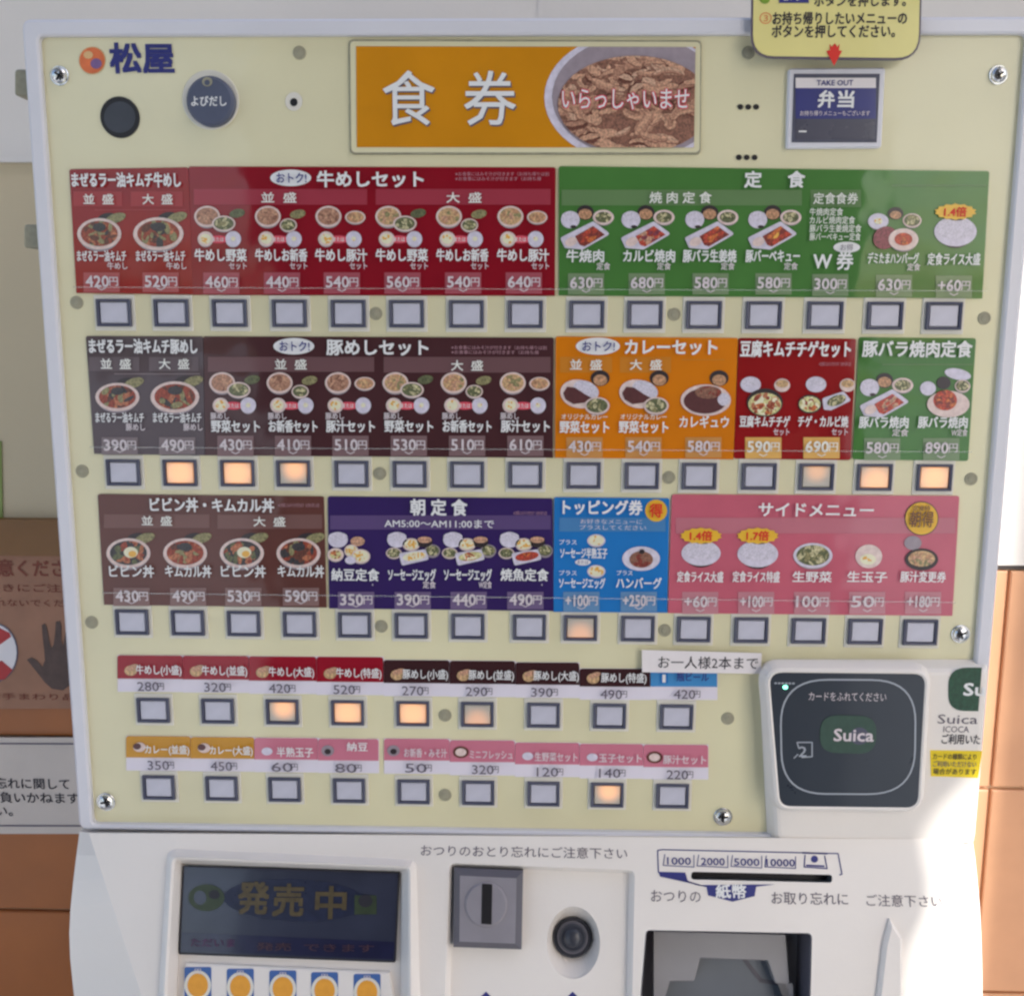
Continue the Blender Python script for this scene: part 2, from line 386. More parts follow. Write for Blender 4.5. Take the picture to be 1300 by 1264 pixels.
q = WAL.uvs(hand, pz); m2.holed(WAL, q, [], pz, 'hand_dark'); m2.build('hand_print', po)
m2 = MB()
ell(m2, WAL, -8, 828, 31, 38, pz, 'ink_grey'); ell(m2, WAL, -8, 828, 29, 36, pz+.0002, 'paper_white')
poly(m2, WAL, [(-30, 806), (-8, 793), (12, 803), (14, 808), (0, 818), (-20, 845)], pz+.0004, 'roundel_red'); poly(m2, WAL, [(-20, 866), (6, 862), (16, 850), (2, 838), (-30, 852)], pz+.0004, 'roundel_red')
m2.build('roundel', po)
lines(po, WAL, ('ご注意ください', 30, 721, 21, 150, pz, 'poster_ink', .02), ('置き引きにご注意', 20, 746, 10, 150, pz, 'poster_ink', .01),
      ('手を入れないでください', 30, 765, 9, 160, pz, 'poster_ink', .006), ('お手まわり品', 40, 884, 8, 110, pz, 'poster_ink', .006))
no = sheet_thing('paper_notice', [(-170, 1058), (108, 1058), (108, 936), (-170, 936)], 'notice_paper', 'pale paper notice with black writing and thin border low on the left wall', 'notice')
for ya in (943, 1047):
    m2 = MB(); line(m2, WAL, [(-168, ya), (106, ya+1)], 2, pz, 'ink_grey'); m2.build('border_line', no)
lines(no, WAL, ('お釣りのお取り忘れに関して', 88, 995, 13.5, 205, pz, 'ink_black', .012, 'r'), ('責任を負いかねます', 100, 1013, 13.5, 150, pz, 'ink_black', .012, 'r'), ('ださい。', 16, 1029, 13, 56, pz, 'ink_black', .012, 'r'))
q_ = MB(); q_.prism(WAL, WAL.uvs([(-60, 664), (3, 664), (1, 560), (-60, 560)], .002), .0003, .0014, 'green_paper')
tag(q_.build('paper_notice'), 'narrow green paper at the far left edge above the wooden rail', 'notice')

# ------------------------------------------------------------------ ticket machine
M = thing('ticket_machine', 'white and cream meal ticket vending machine covered with coloured menu cards and rows of buttons', 'ticket machine', (0, .15, 0))
FR_O = [(103, 1049), (1236, 1056), (1321, 36), (32, 27)]
FR_I = [(116, 1037), (1216, 1043), (1283, 48), (52, 45)]
# body behind the panel
po3 = [PAN.pt(*p, 0) for p in PAN.uvs(FR_O)]
xl = po3[0].x; xr = po3[1].x; zt = po3[3].z; zb = po3[0].z
xl = (po3[0].x+po3[3].x)/2; xr = (po3[1].x+po3[2].x)/2
mb = MB(); mb.box((xl, .0005, zb), (xr, .30, zt), 'white_enamel'); mb.build('cabinet', M)
# white frame with rounded outer corners around the cream panel
uo = [(xl, zb-1.28), (xr, zb-1.28), (xr, zt-1.28), (xl, zt-1.28)]
fw_ = .0095
ui = [(xl+fw_, zb-1.28+.004), (xr-fw_, zb-1.28+.004), (xr-fw_, zt-1.28-fw_), (xl+fw_, zt-1.28-fw_)]
ro = rounded(uo, .006); ri = rounded(ui, .004)
mb = MB(); L = lambda p, h: [PAN.pt(u, v, h) for u, v in p]
mb.loft([L(ro, -.002), L(ro, .003), L(inset(ro, .0018), .0048), L(inset(ri, -.0012), .0048), L(ri, .0038), L(ri, -.0008)], 'white_enamel')
mb.build('panel_frame', M)
mb = MB(); mb.sheet(PAN, ri, 0.0, 'cream'); mb.build('front_panel', M)
# hinges on the left flank
for (x, y, hh) in ((25, 105, 17), (37, 300, 15)):
    mb = MB(); P0 = Plane((0, .012, 1.28), (1, 0, 0), (0, 0, 1)); uv = P0.uvs([(x-7, y+hh), (x+40, y+hh), (x+40, y-hh), (x-7, y-hh)])
    mb.prism(P0, rounded(uv, .0025), -.02, 0, 'rivet', bevel=.001); mb.build('hinge', M)

# ---- small fittings
def dome(mb, P, cx, cy, rpx, h0, h1, m, rings=4, n=20):
    k = P.k((cx, cy))[0]; u, v = P.uv((cx, cy), h0); r = rpx*k; loops = []
    for i in range(rings+1):
        a = math.pi/2*i/rings; rr = max(r*math.cos(a), r*.02); loops.append([P.pt(u+rr*math.cos(t), v+rr*math.sin(t), h0+(h1-h0)*math.sin(a)) for t in (2*math.pi*j/n for j in range(n))])
    mb.loft(loops, m, True)
def cyl(mb, P, cx, cy, rpx, h0, h1, m, bevel=.0008, n=28):
    k = P.k((cx, cy))[0]; u, v = P.uv((cx, cy), h1); r = rpx*k
    mb.prism(P, [(u+r*math.cos(2*math.pi*j/n), v+r*math.sin(2*math.pi*j/n)) for j in range(n)], h0, h1, m, bevel=bevel)
for (x, y) in ((75, 96), (1268, 95), (1220, 805), (134, 1018), (918, 1037)):
    mb = MB(); cyl(mb, PAN, x, y, 12, 0, .0012, 'chrome', .0004); dome(mb, PAN, x, y, 10.5, .0012, .0042, 'chrome')
    ang = random.uniform(0, 3); k = PAN.k((x, y))[0]; u, v = PAN.uv((x, y), .004)
    for a in (ang, ang+math.pi/2):
        d = Vector((math.cos(a), math.sin(a)))*k*6.5; q = Vector((-d.y, d.x))*.22
        mb.sheet(PAN, [Vector((u, v))-d-q, Vector((u, v))+d-q, Vector((u, v))+d+q, Vector((u, v))-d+q], .00435, 'black')
    mb.build('screw', M)
for (x, y) in ((380, 67), (950, 67), (97, 384), (477, 398), (856, 399), (1250, 404), (104, 598), (482, 601), (849, 606), (1233, 608), (116, 790), (484, 795), (844, 800), (565, 908), (924, 912), (565, 1009)):
    mb = MB(); cyl(mb, PAN, x, y, 8.2, 0, .0007, 'rivet', .0003, 20); dome(mb, PAN, x, y, 5, .0007, .0012, 'rivet', 2, 16); mb.build('rivet', M)
mb = MB(); cyl(mb, PAN, 152, 149, 25, 0, .0008, 'black', .0003, 36); ell(mb, PAN, 152, 149, 20, 20, .0009, 'lock_black'); mb.build('sensor_window', M)
mb = MB(); cyl(mb, PAN, 267, 127, 36, 0, .0010, 'plate_surround', .0004, 40); cyl(mb, PAN, 266, 128, 30, .001, .007, 'call_blue', .0016, 40)
cb = mb.build('call_button', M)
mb = MB(); text(mb, PAN, 'よびだし', 265, 128.5, 13, 44, .0072, 'ink_white', .02); ell(mb, PAN, 263, 104, 6.5, 6, .0072, 'rivet'); ell(mb, PAN, 263, 105, 3.5, 3.5, .0074, 'call_blue'); mb.build('lettering', cb)
mb = MB(); ell(mb, PAN, 373, 129, 11, 12, .0004, 'plate_surround'); ell(mb, PAN, 373, 130, 4.8, 5.2, .0006, 'black'); mb.build('pilot_hole', M)
for yy in (136, 200):
    mb = MB()
    for i in range(3): ell(mb, PAN, 940+i*10-(yy > 150)*2, yy, 3.8, 3.6, .0005, 'black', n=14)
    mb.build('speaker_holes', M)
# shop logo
mb = MB(); ell(mb, PAN, 117, 77, 17, 17.5, .0004, 'logo_light'); ell(mb, PAN, 117, 77, 16, 16.5, .0006, 'logo_orange'); ell(mb, PAN, 122, 81, 7, 6.5, .0008, 'logo_blue'); ell(mb, PAN, 112, 70, 6, 5, .0008, 'logo_light')
text(mb, PAN, '松屋', 180, 74, 37, 80, .0006, 'ink_navy', .035); mb.build('shop_logo', M)
# title plate
mb = MB()
ob = [(444, 196), (890, 196), (891, 51), (442, 50)]
mb.prism(PAN, rounded(PAN.uvs(ob, .002), .003), 0, .0016, 'rivet', bevel=.0004)
mb.prism(PAN, rounded(PAN.uvs([(446, 193.5), (888, 193.5), (889, 53.5), (444.5, 52.5)], .002), .0028), .001, .0019, 'sign_cream' if 'sign_cream' in MATS else 'cream')
R_ = [(453, 187), (881, 187.5), (883, 60), (452, 59)]
poly(mb, PAN, R_, .0022, 'banner')
bo = ell_px(806, 124, 115, 83, n=48); wall_ = clip(bo, R_[::-1] if False else R_)
poly(mb, PAN, wall_, .0024, 'rim_white')
poly(mb, PAN, clip(ell_px(809, 123, 108, 77, n=48), R_), .0026, 'rim_shade')
inner = clip(ell_px(806, 133, 98, 62, n=48), R_); poly(mb, PAN, inner, .0028, 'beef2')
rb = random.Random(3)
for i in range(120):
    a = rb.uniform(0, 2*math.pi); r = math.sqrt(rb.random()); cx = 806+98*r*math.cos(a); cy = 133+62*r*math.sin(a)
    if cx > 886: continue
    L_ = rb.uniform(9, 24); w = rb.uniform(3.5, 9); rot = rb.gauss(.1, .8); k1 = rb.uniform(-1.3, 1.3); up = []; dn = []
    for j in range(11):
        t = j/10*2-1; a2 = rot+k1*t; x = cx+L_*t*math.cos(rot+k1*t*.5); y = cy-L_*t*math.sin(rot+k1*t*.5)*.7; ww = w*math.sqrt(max(.04, 1-t*t*.9))*rb.uniform(.8, 1.2)
        up.append((x-math.sin(a2)*ww, y-math.cos(a2)*ww*.8)); dn.append((x+math.sin(a2)*ww, y+math.cos(a2)*ww*.8))
    c1 = rb.choice(PAL['bigbeef'])
    for (dy, sc, cc) in ((1.6, 1, 'beef2'), (0, 1, c1), (-1.2, .5, rb.choice(['fat', 'beef3', 'beef1', 'beef3']))):
        pts = [((p[0]+q[0])/2+(p[0]-q[0])/2*sc, (p[1]+q[1])/2+(p[1]-q[1])/2*sc+dy) for p, q in zip(up, dn)]+[((p[0]+q[0])/2-(p[0]-q[0])/2*sc, (p[1]+q[1])/2-(p[1]-q[1])/2*sc+dy) for p, q in zip(up[::-1], dn[::-1])]
        pts = clip(pts, inner)
        if len(pts) > 2: poly(mb, PAN, pts, .0030+i*.0000035+(0, .000001, .000002)[(1.6, 0, -1.2).index(dy)], cc)
text(mb, PAN, 'いらっしゃいませ', 794, 125.5, 27, 160, .0037, 'ink_pinkred', .05)
text(mb, PAN, 'いらっしゃいませ', 794, 125.5, 27, 160, .0040, 'ink_white', .006)
for s, x in (('食', 519), ('券', 622)):
    text(mb, PAN, s, x+1.5, 127, 68, 65, .0026, 'ink_grey', .006); text(mb, PAN, s, x, 125, 68, 65, .0028, 'ink_white', .006)
mb.build('title_plate', M)

# ---- takeaway display window
mb = MB(); P = PAN
mb.prism(P, rounded(P.uvs([(998, 189), (1119, 188), (1124, 86), (1001, 87)], .003), .002), 0, .0035, 'white_enamel', bevel=.001)
wbtn = mb.build('display_button', M, label='small takeaway display button with navy picture in a white frame')
mb = MB(); poly(mb, P, [(1005, 181), (1113, 181), (1117, 94), (1008, 94)], .0038, 'bezel_grey'); quad(mb, P, 1010, 99, 1112, 112, .0041, 'paper_white'); quad(mb, P, 1010, 112, 1112, 151, .0041, 'window_navy')
quad(mb, P, 1010, 151, 1111, 177, .0041, 'window_dark')
text(mb, P, 'TAKE OUT', 1060, 105, 9, 46, .0044, 'ink_navy', .01); text(mb, P, '弁', 1049, 126, 21, 20, .0046, 'ink_white', .03); text(mb, P, '当', 1074, 126, 21, 20, .0046, 'ink_white', .03)
text(mb, P, 'お持ち帰りメニューもございます', 1060, 144, 6.5, 88, .0046, 'ink_soft', .01); quad(mb, P, 1014, 166, 1024, 168, .0044, 'ink_white'); mb.build('picture', wbtn)

# ---- ticket buttons
def make_button():
    o3 = PAN.o.copy(); mb = MB(); w, h = .0130, .0112
    a = rounded([(-w, -h), (w, -h), (w, h), (-w, h)], .0006, 2); mb.prism(PAN, a, 0, .0010, 'plate_surround', bevel=.0003)
    w, h = .0109, .0085; ow = [(-w, -h), (w, -h), (w, h), (-w, h)]; w2, h2 = .0089, .0067; iw = [(-w2, -h2), (w2, -h2), (w2, h2), (-w2, h2)]
    mb.loft([L(ow, .001), L(ow, .0030), L(inset(ow, .0004), .0034), L(inset(iw, -.0003), .0030), L(iw, .0011)], 'bezel_grey')
    b = mb.build('ticket_button', None, origin=o3)
    mb = MB(); c = rounded([(-w2+.0002, -h2+.0002), (w2-.0002, -h2+.0002), (w2-.0002, h2-.0002), (-w2+.0002, h2-.0002)], .0005, 2)
    mb.prism(PAN, c, .001, .0022, 'cap', bevel=.0004); cp = mb.build('button_cap', b, origin=o3)
    return b, cp
B0, C0 = make_button()
CAPM = {}
def cap_mesh(mn):
    if mn not in CAPM:
        CAPM[mn] = C0.data.copy(); CAPM[mn].materials[0] = MATS[mn]
    return CAPM[mn]
R1 = [144, 217, 291, 367, 442, 516, 592, 667, 745, 819, 894, 970, 1048, 1124, 1199]
R2 = [156, 228, 301, 372, 446, 520, 593, 667, 741, 815, 888, 964, 1037, 1111, 1187]
R3 = [167, 238, 309, 380, 450, 522, 594, 672, 737, 810, 881, 954, 1027, 1099, 1169]
R4 = [194, 276, 358, 441, 524, 606, 690, 774, 859]; R5 = [201, 281, 361, 443, 525, 607, 690, 771, 854]
LIT = {(1, 1): 'cap_bright', (1, 2): 'cap_bright', (1, 3): 'cap_half', (1, 12): 'cap_faint', (1, 13): 'cap_bright_low', (1, 14): 'cap_bright', (2, 8): 'cap_faint_low', (3, 2): 'cap_half', (3, 3): 'cap_bright',
       (3, 4): 'cap_bright', (3, 5): 'cap_faint_low', (4, 7): 'cap_half'}
first = True
for r, (xs, ya, yb) in enumerate(((R1, 397, 401), (R2, 600, 606.5), (R3, 790, 803), (R4, 902, 910.5), (R5, 1000, 1011))):
    for i, x in enumerate(xs):
        y = ya+(yb-ya)*(x-xs[0])/(xs[-1]-xs[0]); p = PAN.pt(*PAN.uv((x, y), .003), 0)
        if first: b, c = B0, C0; first = False
        else:
            b = B0.copy(); COL.objects.link(b); c = C0.copy(); COL.objects.link(c); c.parent = b
        b.parent = M; b.location = p - WORLD[M.name]; c.location = (0, 0, 0)
        b['group'] = 'ticket buttons under the menu cards'
        if (r, i) in LIT:
            mn = LIT[r, i]; c.data = cap_mesh(mn); b['label'] = ('brightly' if 'bright' in mn else 'faintly')+' glowing orange ticket button'

# ------------------------------------------------------------------ menu cards
H1, H2, H3, H4 = .0012, .0015, .0018, .0034
def card(px, ink, label, r=(.0, .0, .0015, .0015)):
    mb = MB(); mb.prism(PAN, rounded(PAN.uvs(px, H1), list(r), 3), 0, H1, ink)
    return mb.build('menu_card', M, label=label)
def band(mb, x0, y0, x1, y1, ink): quad(mb, PAN, x0, y0, x1, y1, H2, ink)
def price(par, x, y0, y1, s, ink, w=46, hp=15, m='ink_soft', wd=40):
    mb = MB(); quad(mb, PAN, x-w/2, y0, x+w/2, y1, H2+.0001, ink)
    d = s.rstrip('円'); cy = y0+(y1-y0)*.42
    text(mb, PAN, d, x-w*.12, cy, hp*1.22, wd*.72, H4-.0004, m, .02); text(mb, PAN, '円', x+w*.33, cy+.5, hp*.8, wd*.27, H4-.0004, m, .01)
    q = [(x-5, y1-5.5), (x, y1-3), (x+5, y1-5.5)]; line(mb, PAN, q, 1.2, H4-.0006, m)
    mb.build('price_tag', par)
def blobs(mb, cx, cy, rx, ry, pal, h, n=12, rot=0, seed=None, size=.34):
    n = int(n*1.7)
    rg = random.Random(seed if seed is not None else int(cx*7+cy*13)); base = ell_px(cx, cy, rx, ry, rot)
    poly(mb, PAN, base, h, PAL[pal][0])
    for i in range(n):
        a = rg.uniform(0, 6.28); r = math.sqrt(rg.random())*.85; c, s = math.cos(rot), math.sin(rot); ax, ay = rx*r*math.cos(a), ry*r*math.sin(a)
        q = clip(ell_px(cx+ax*c-ay*s, cy-(ax*s+ay*c), rx*size*rg.uniform(.35, 1.1), ry*size*rg.uniform(.3, .9), rg.uniform(0, 3), 9), base)
        if len(q) > 2: poly(mb, PAN, q, h+.00004*(i+1)/n*4, rg.choice(PAL[pal]))
def bowl(mb, cx, cy, rx, ry, pal, h=H3, rim='rim', k=.84, n=12): ell(mb, PAN, cx, cy+ry*.12, rx*.93, ry, h-.00005, 'rim_shade'); ell(mb, PAN, cx, cy, rx, ry, h, rim); blobs(mb, cx, cy-ry*.02, rx*k, ry*k*.96, pal, h+.0002, n)
def pic(par, fn, label=None):
    mb = MB(); fn(mb); return mb.build('dish_picture', par, label=label)
def big_bowl(x, y, rx, ry, pal):
    def f(mb):
        ell(mb, PAN, x+rx*.75, y-ry*1.0, 13, 6, H3-.0001, 'leaf2', .3); ell(mb, PAN, x+rx*.35, y-ry*1.02, 12, 6, H3-.0002, 'lacquer', .2)
        bowl(mb, x, y, rx, ry, pal, n=22)
        if pal == 'bibin': ell(mb, PAN, x+3, y-1, 9, 7, H3+.0007, 'egg'); ell(mb, PAN, x+5, y+1, 5, 4, H3+.0009, 'yolk')
        elif pal == 'kimchi': ell(mb, PAN, x, y-ry*.42, rx*.3, ry*.28, H3+.0007, 'nori')
    return f
def set_pic(x, y, kind, pal):
    def f(mb):
        bowl(mb, x-14 if kind < 2 else x-13, y, 16.5, 13.5, pal)
        if kind == 0: ell(mb, PAN, x+24, y-4, 10, 5.5, H3-.0001, 'leaf1', .2); bowl(mb, x+7, y+9, 15, 10, 'salad', H3+.0006)
        elif kind == 1: ell(mb, PAN, x+24, y-3, 10, 5.5, H3-.0001, 'leaf2', .2); bowl(mb, x+12, y+11, 11, 8.5, 'salad', H3+.0006)
        else: bowl(mb, x+21, y+1, 13, 8.5, 'soup', H3+.0006)
        ell(mb, PAN, x, y+29, 13, 5, H3-.0001, 'ink_pinkred'); text(mb, PAN, 'または', x, y+29, 6, 14, H3+.0001, 'ink_white', .01)
        bowl(mb, x-16, y+28.5, 10, 9.5, 'egg', k=.7, n=6); bowl(mb, x+19, y+28.5, 10, 10, 'egg', rim='rim_white', k=.3, n=2)
    return f
def teishoku(x, y, pal, lone=False):
    def f(mb):
        ell(mb, PAN, x-20, y-1, 12, 11, H3, 'rim_white'); ell(mb, PAN, x-20, y-5, 11, 6.5, H3+.0002, 'rice'); ell(mb, PAN, x-16, y+8, 4, 2, H3+.0002, 'lacquer')
        ell(mb, PAN, x-1, y-10, 11, 9.5, H3-.0001, 'lacquer'); ell(mb, PAN, x-1, y-8, 8.5, 6.5, H3+.0001, 'soup'); bowl(mb, x+22, y-4, 13.5, 9.5, 'salad', k=.75)
        q = rounded([(x-33, y+22), (x+9, y+1), (x+31, y+17), (x-4, y+37), (x-27, y+35)], 3, 3); poly(mb, PAN, q, H3+.0005, 'rim_white')
        q2 = [(x-14, y+20), (x+9, y+7), (x+24, y+18), (x-2, y+33), (x-8, y+31)]; poly(mb, PAN, q2, H3+.0007, PAL[pal][1]); rg = random.Random(int(x))
        for i in range(22):
            t, s = rg.random(), rg.random(); cx = (x-12)*(1-t)+(x+8)*t + s*12; cy = (y+20)*(1-t)+(y+8)*t + s*10
            c = clip(ell_px(cx, cy, rg.uniform(2, 6), rg.uniform(1, 3), rg.uniform(.2, 1)), [(a, -b) for a, b in []] or q2)
            if len(c) > 2: poly(mb, PAN, c, H3+.00075+.00001*i, rg.choice(PAL[pal]))
        ell(mb, PAN, x-19, y+27, 8, 5.5, H3+.0010, 'rim', .4)
    return f
def rice_bowl(x, y, rx, ry, badge=None):
    def f(mb):
        ell(mb, PAN, x, y+3, rx*.8, ry*.95, H3-.0001, 'lacquer'); ell(mb, PAN, x, y, rx, ry, H3, 'rim_white'); ell(mb, PAN, x, y-ry*.18, rx*.9, ry*.7, H3+.0002, 'rice')
        ell(mb, PAN, x+2, y-ry*.95, rx*.42, ry*.22, H3+.0004, 'lacquer')
        if badge:
            star = [(x+(27 if i % 2 else 24)*math.cos(2*math.pi*i/28), y-ry-6-(10.5 if i % 2 else 9)*math.sin(2*math.pi*i/28)) for i in range(28)]
            poly(mb, PAN, star, H3+.0006, 'oval_gold'); text(mb, PAN, badge, x, y-ry-6, 12, 28, H3+.0008, 'ink_red', .03)
    return f
def curry(x, y, r=1, big=False):
    def f(mb):
        ell(mb, PAN, x+14, y-19, 12, 10, H3-.0001, 'lacquer'); ell(mb, PAN, x+14, y-16.5, 9, 7, H3+.0001, 'soup')
        if big:
            ell(mb, PAN, x-3, y+9, 32, 20, H3+.0003, 'rim'); ell(mb, PAN, x-4, y+10, 27, 16, H3+.0005, 'curry'); ell(mb, PAN, x+20, y+8, 8, 8, H3+.0006, 'rice'); blobs(mb, x, y-1, 17, 8, 'brown', H3+.0007, 8)
        else:
            ell(mb, PAN, x-13, y+1, 24, 18, H3+.0003, 'rim', -.2); ell(mb, PAN, x-4, y-4, 17, 11, H3+.0005, 'rice', -.4); poly(mb, PAN, [(x-33, y), (x-28, y-8), (x-18, y-7), (x-6, y+1), (x+3, y+6), (x-6, y+12), (x-20, y+14), (x-30, y+8)], H3+.0007, 'curry')
            bowl(mb, x+10, y+16, 16, 11, 'salad', H3+.0009)
    return f
def chige(x, y, small=False):
    def f(mb):
        ell(mb, PAN, x-22, y-22, 13, 10, H3, 'rim_white'); ell(mb, PAN, x-22, y-25, 12, 6, H3+.0002, 'rice'); ell(mb, PAN, x+18, y-21, 10, 8.5, H3, 'rim'); ell(mb, PAN, x+18, y-23, 8, 5, H3+.0002, 'tan')
        if small: ell(mb, PAN, x-30, y+3, 15, 12, H3+.0003, 'lacquer'); blobs(mb, x-30, y+3, 13.5, 10, 'chige', H3+.0005, 14); tray(mb, x+4, y+1, 'salad', .9)
        else: ell(mb, PAN, x-4, y+1, 23, 18, H3+.0003, 'lacquer'); blobs(mb, x-4, y+3, 21, 14.5, 'chige', H3+.0005, 26, size=.25)
    return f
def tray(mb, x, y, pal, s=1):
    q = rounded([(x-20*s, y-6*s), (x+10*s, y-16*s), (x+21*s, y-3*s), (x-8*s, y+11*s), (x-18*s, y+10*s)], 3*s, 3); poly(mb, PAN, q, H3+.0008, 'rim_white')
    blobs(mb, x, y-3*s, 14*s, 7*s, pal, H3+.0010, 14, .35)
def asa(x, y, kind):
    def f(mb):
        ell(mb, PAN, x-16 if kind else x-19, y-8, 12.5, 10, H3, 'rim_white'); ell(mb, PAN, x-16 if kind else x-19, y-12, 12, 5.5, H3+.0002, 'rice')
        if kind == 0:
            ell(mb, PAN, x+6, y-6, 9, 6, H3, 'beef3'); bowl(mb, x-22, y+11, 10.5, 8.5, 'chige', k=.7); bowl(mb, x-2, y+6, 9, 8, 'egg'); bowl(mb, x+10, y+13, 12, 9, 'egg', H3+.0007); ell(mb, PAN, x-3, y+18, 7, 5, H3+.0012, 'rim_white')
        else:
            ell(mb, PAN, x+19, y-5, 10, 7, H3, 'lacquer'); ell(mb, PAN, x+19, y-8, 9, 4, H3+.0002, 'beef3'); bowl(mb, x+2, y-2, 11, 8, 'egg', k=.8); bowl(mb, x-20, y+9, 10, 7, 'salad'); bowl(mb, x+29, y+6, 10, 8, 'salad', rim='rim_shade')
            q = rounded([(x-14, y+9), (x+20, y+4), (x+25, y+17), (x-10, y+25)], 3, 3); poly(mb, PAN, q, H3+.0008, 'rim_white'); blobs(mb, x+6, y+13, 15, 5.5, ('egg', 'chige', 'meat')[kind-1], H3+.0010, 14, .15)
    return f
WH = 'ink_white'
def T(mb, s, x, y, h, w=None, m=WH, b=.018, al='c', hh=H4): text(mb, PAN, s, x, y, h, w, hh, m, b, al)
def deal(mb, x, y, rx=26, ry=10.5):
    ell(mb, PAN, x, y, rx, ry, H3, 'oval_white'); T(mb, 'おトク!', x+1, y, 13, rx*1.45, 'ink_navy', .015)
def fine(mb, x, y, w, n=2, m='ink_fine'):
    for i in range(n): T(mb, '※お食事にはみそ汁が付きます（お持ち帰りは別）'[:22-3*i], x, y+i*6, 5, w-(i*10), m, .0, 'l')

def writing(mb, c, ysplit):
    z = PAN.pt(*PAN.uv((650, ysplit))).z
    for nm, keep in (('heading', lambda w: w >= z), ('item_names', lambda w: w < z)):
        m2 = MB()
        for f, mi in zip(mb.f, mb.m):
            pts = [mb.v[i] for i in f]
            if keep(sum(p.z for p in pts)/len(pts)): m2.face(pts, mb.names[mi])
        if m2.f: m2.build(nm, c)
# A  kimchi beef
c = card([(97, 372), (245, 374), (239, 212.5), (88, 215)], 'red', 'red menu card for kimchi beef bowls, top left'); mb = MB()
T(mb, 'まぜるラー油キムチ牛めし', 160, 228.5, 18, 137, b=.03); band(mb, 93, 243, 155, 262, 'red_band'); band(mb, 166, 243, 232, 262, 'red_band')
T(mb, '並  盛', 125, 253, 13, 38, 'ink_cream'); T(mb, '大  盛', 200, 253, 13, 38, 'ink_cream'); quad(mb, PAN, 120, 266, 236, 267.2, H2, 'red_band')
for i, (x, s) in enumerate(((129, '420円'), (204, '520円'))):
    T(mb, 'まぜるラー油キムチ', x, 325, 14, 62); T(mb, '牛めし', x+20, 337.5, 9, 25, 'ink_soft'); price(c, x, 346, 371, s, 'red_tag'); pic(c, big_bowl((126, 201)[i], 297, (28, 32)[i], (20, 21)[i], 'kimchi'))
writing(mb, c, 266)
# B  beef set
c = card([(245, 374.5), (704.5, 375.5), (705.5, 212.5), (239.5, 211.5)], 'crimson', 'crimson menu card of beef bowl sets'); mb = MB()
deal(mb, 369, 226); T(mb, '牛めしセット', 470, 227.5, 20, 134, b=.03); fine(mb, 578, 221, 118)
band(mb, 246, 240, 466, 260, 'crimson_band'); band(mb, 477, 240, 699, 260, 'crimson_band'); T(mb, '並  盛', 354, 251, 13, 44, 'ink_cream'); T(mb, '大  盛', 589, 251, 13, 44, 'ink_cream')
for i, (x, s) in enumerate(zip((280, 357, 433, 510, 587, 664), '460円 440円 540円 560円 540円 640円'.split())):
    T(mb, ('牛めし野菜', '牛めしお新香', '牛めし豚汁')[i % 3], x, 324, 15.5, 65, b=.026); T(mb, 'セット', x+22, 337.5, 9, 22, 'ink_soft'); price(c, x+1, 346, 373, s, 'crimson_tag'); pic(c, set_pic(x-3, 275, i % 3, 'beef' if i < 3 else 'pork'))
writing(mb, c, 264)
# C  teishoku
c = card([(709.5, 375), (1247, 379), (1256, 217.5), (709.5, 211)], 'green', 'long green menu card of grilled meat set meals'); mb = MB()
T(mb, '定', 956, 228, 20, 21, b=.03); T(mb, '食', 1011, 228, 20, 21, b=.03); band(mb, 713, 241, 1018, 261, 'green_band'); T(mb, '焼 肉 定 食', 864, 251, 14, 78, 'ink_cream')
band(mb, 1029, 241, 1093, 263, 'green_band'); T(mb, '定食食券', 1061, 252, 14, 56, 'ink_cream', .01); quad(mb, PAN, 1132, 235, 1252, 236.5, H2, 'green_band')
for k_, s in enumerate(('牛焼肉定食', 'カルビ焼肉定食', '豚バラ生姜焼定食', '豚バーベキュー定食')): T(mb, s, 1028, 269+k_*10.5, 9.5, (42, 57, 65, 64)[k_], 'ink_cream', .012, 'l')
ell(mb, PAN, 1075, 314, 17, 7, H3, 'oval_white'); T(mb, 'お得', 1075, 314, 8, 16, 'ink_grey', .0); T(mb, 'W 券', 1058, 331, 23, 50, b=.02)
for i, (x, s) in enumerate(zip((743, 820, 901, 981), '630円 680円 580円 580円'.split())):
    T(mb, ('牛焼肉', 'カルビ焼肉', '豚バラ生姜焼', '豚バーベキュー')[i], x+(0, 4, 0, 0)[i], 325, 15.5, (47, 65, 67, 68)[i], b=.024); T(mb, '定食', x+23, 338, 9, 17, 'ink_soft'); price(c, x+1, 347, 374, s, 'green_tag'); pic(c, teishoku(x+1, 280, ('meat', 'plum', 'meat', 'bbq')[i]))
price(c, 1054, 348, 376, '300円', 'green_tag'); price(c, 1135, 349, 377, '630円', 'green_tag'); price(c, 1211, 350, 378, '+60円', 'green_tag')
T(mb, 'デミたまハンバーグ', 1134, 328, 14, 64); T(mb, '定食', 1160, 339, 9, 16, 'ink_soft'); T(mb, '定食ライス大盛', 1211, 329, 15, 66)
def hamb(mb):
    bowl(mb, 1115, 281, 13, 10, 'egg', rim='rim_white', k=.4); ell(mb, PAN, 1137, 271, 10, 8, H3, 'lacquer'); ell(mb, PAN, 1137, 273, 7, 5, H3+.0002, 'soup'); bowl(mb, 1158, 280, 12, 9, 'salad')
    ell(mb, PAN, 1124, 302, 16, 14, H3+.0007, 'plum', .5); bowl(mb, 1147, 304, 19, 14, 'meat', H3+.0009, 'rim', .6)
pic(c, hamb); pic(c, rice_bowl(1213, 294, 27, 19, '1.4倍'), 'white bowl of rice under a gold badge'); writing(mb, c, 265)
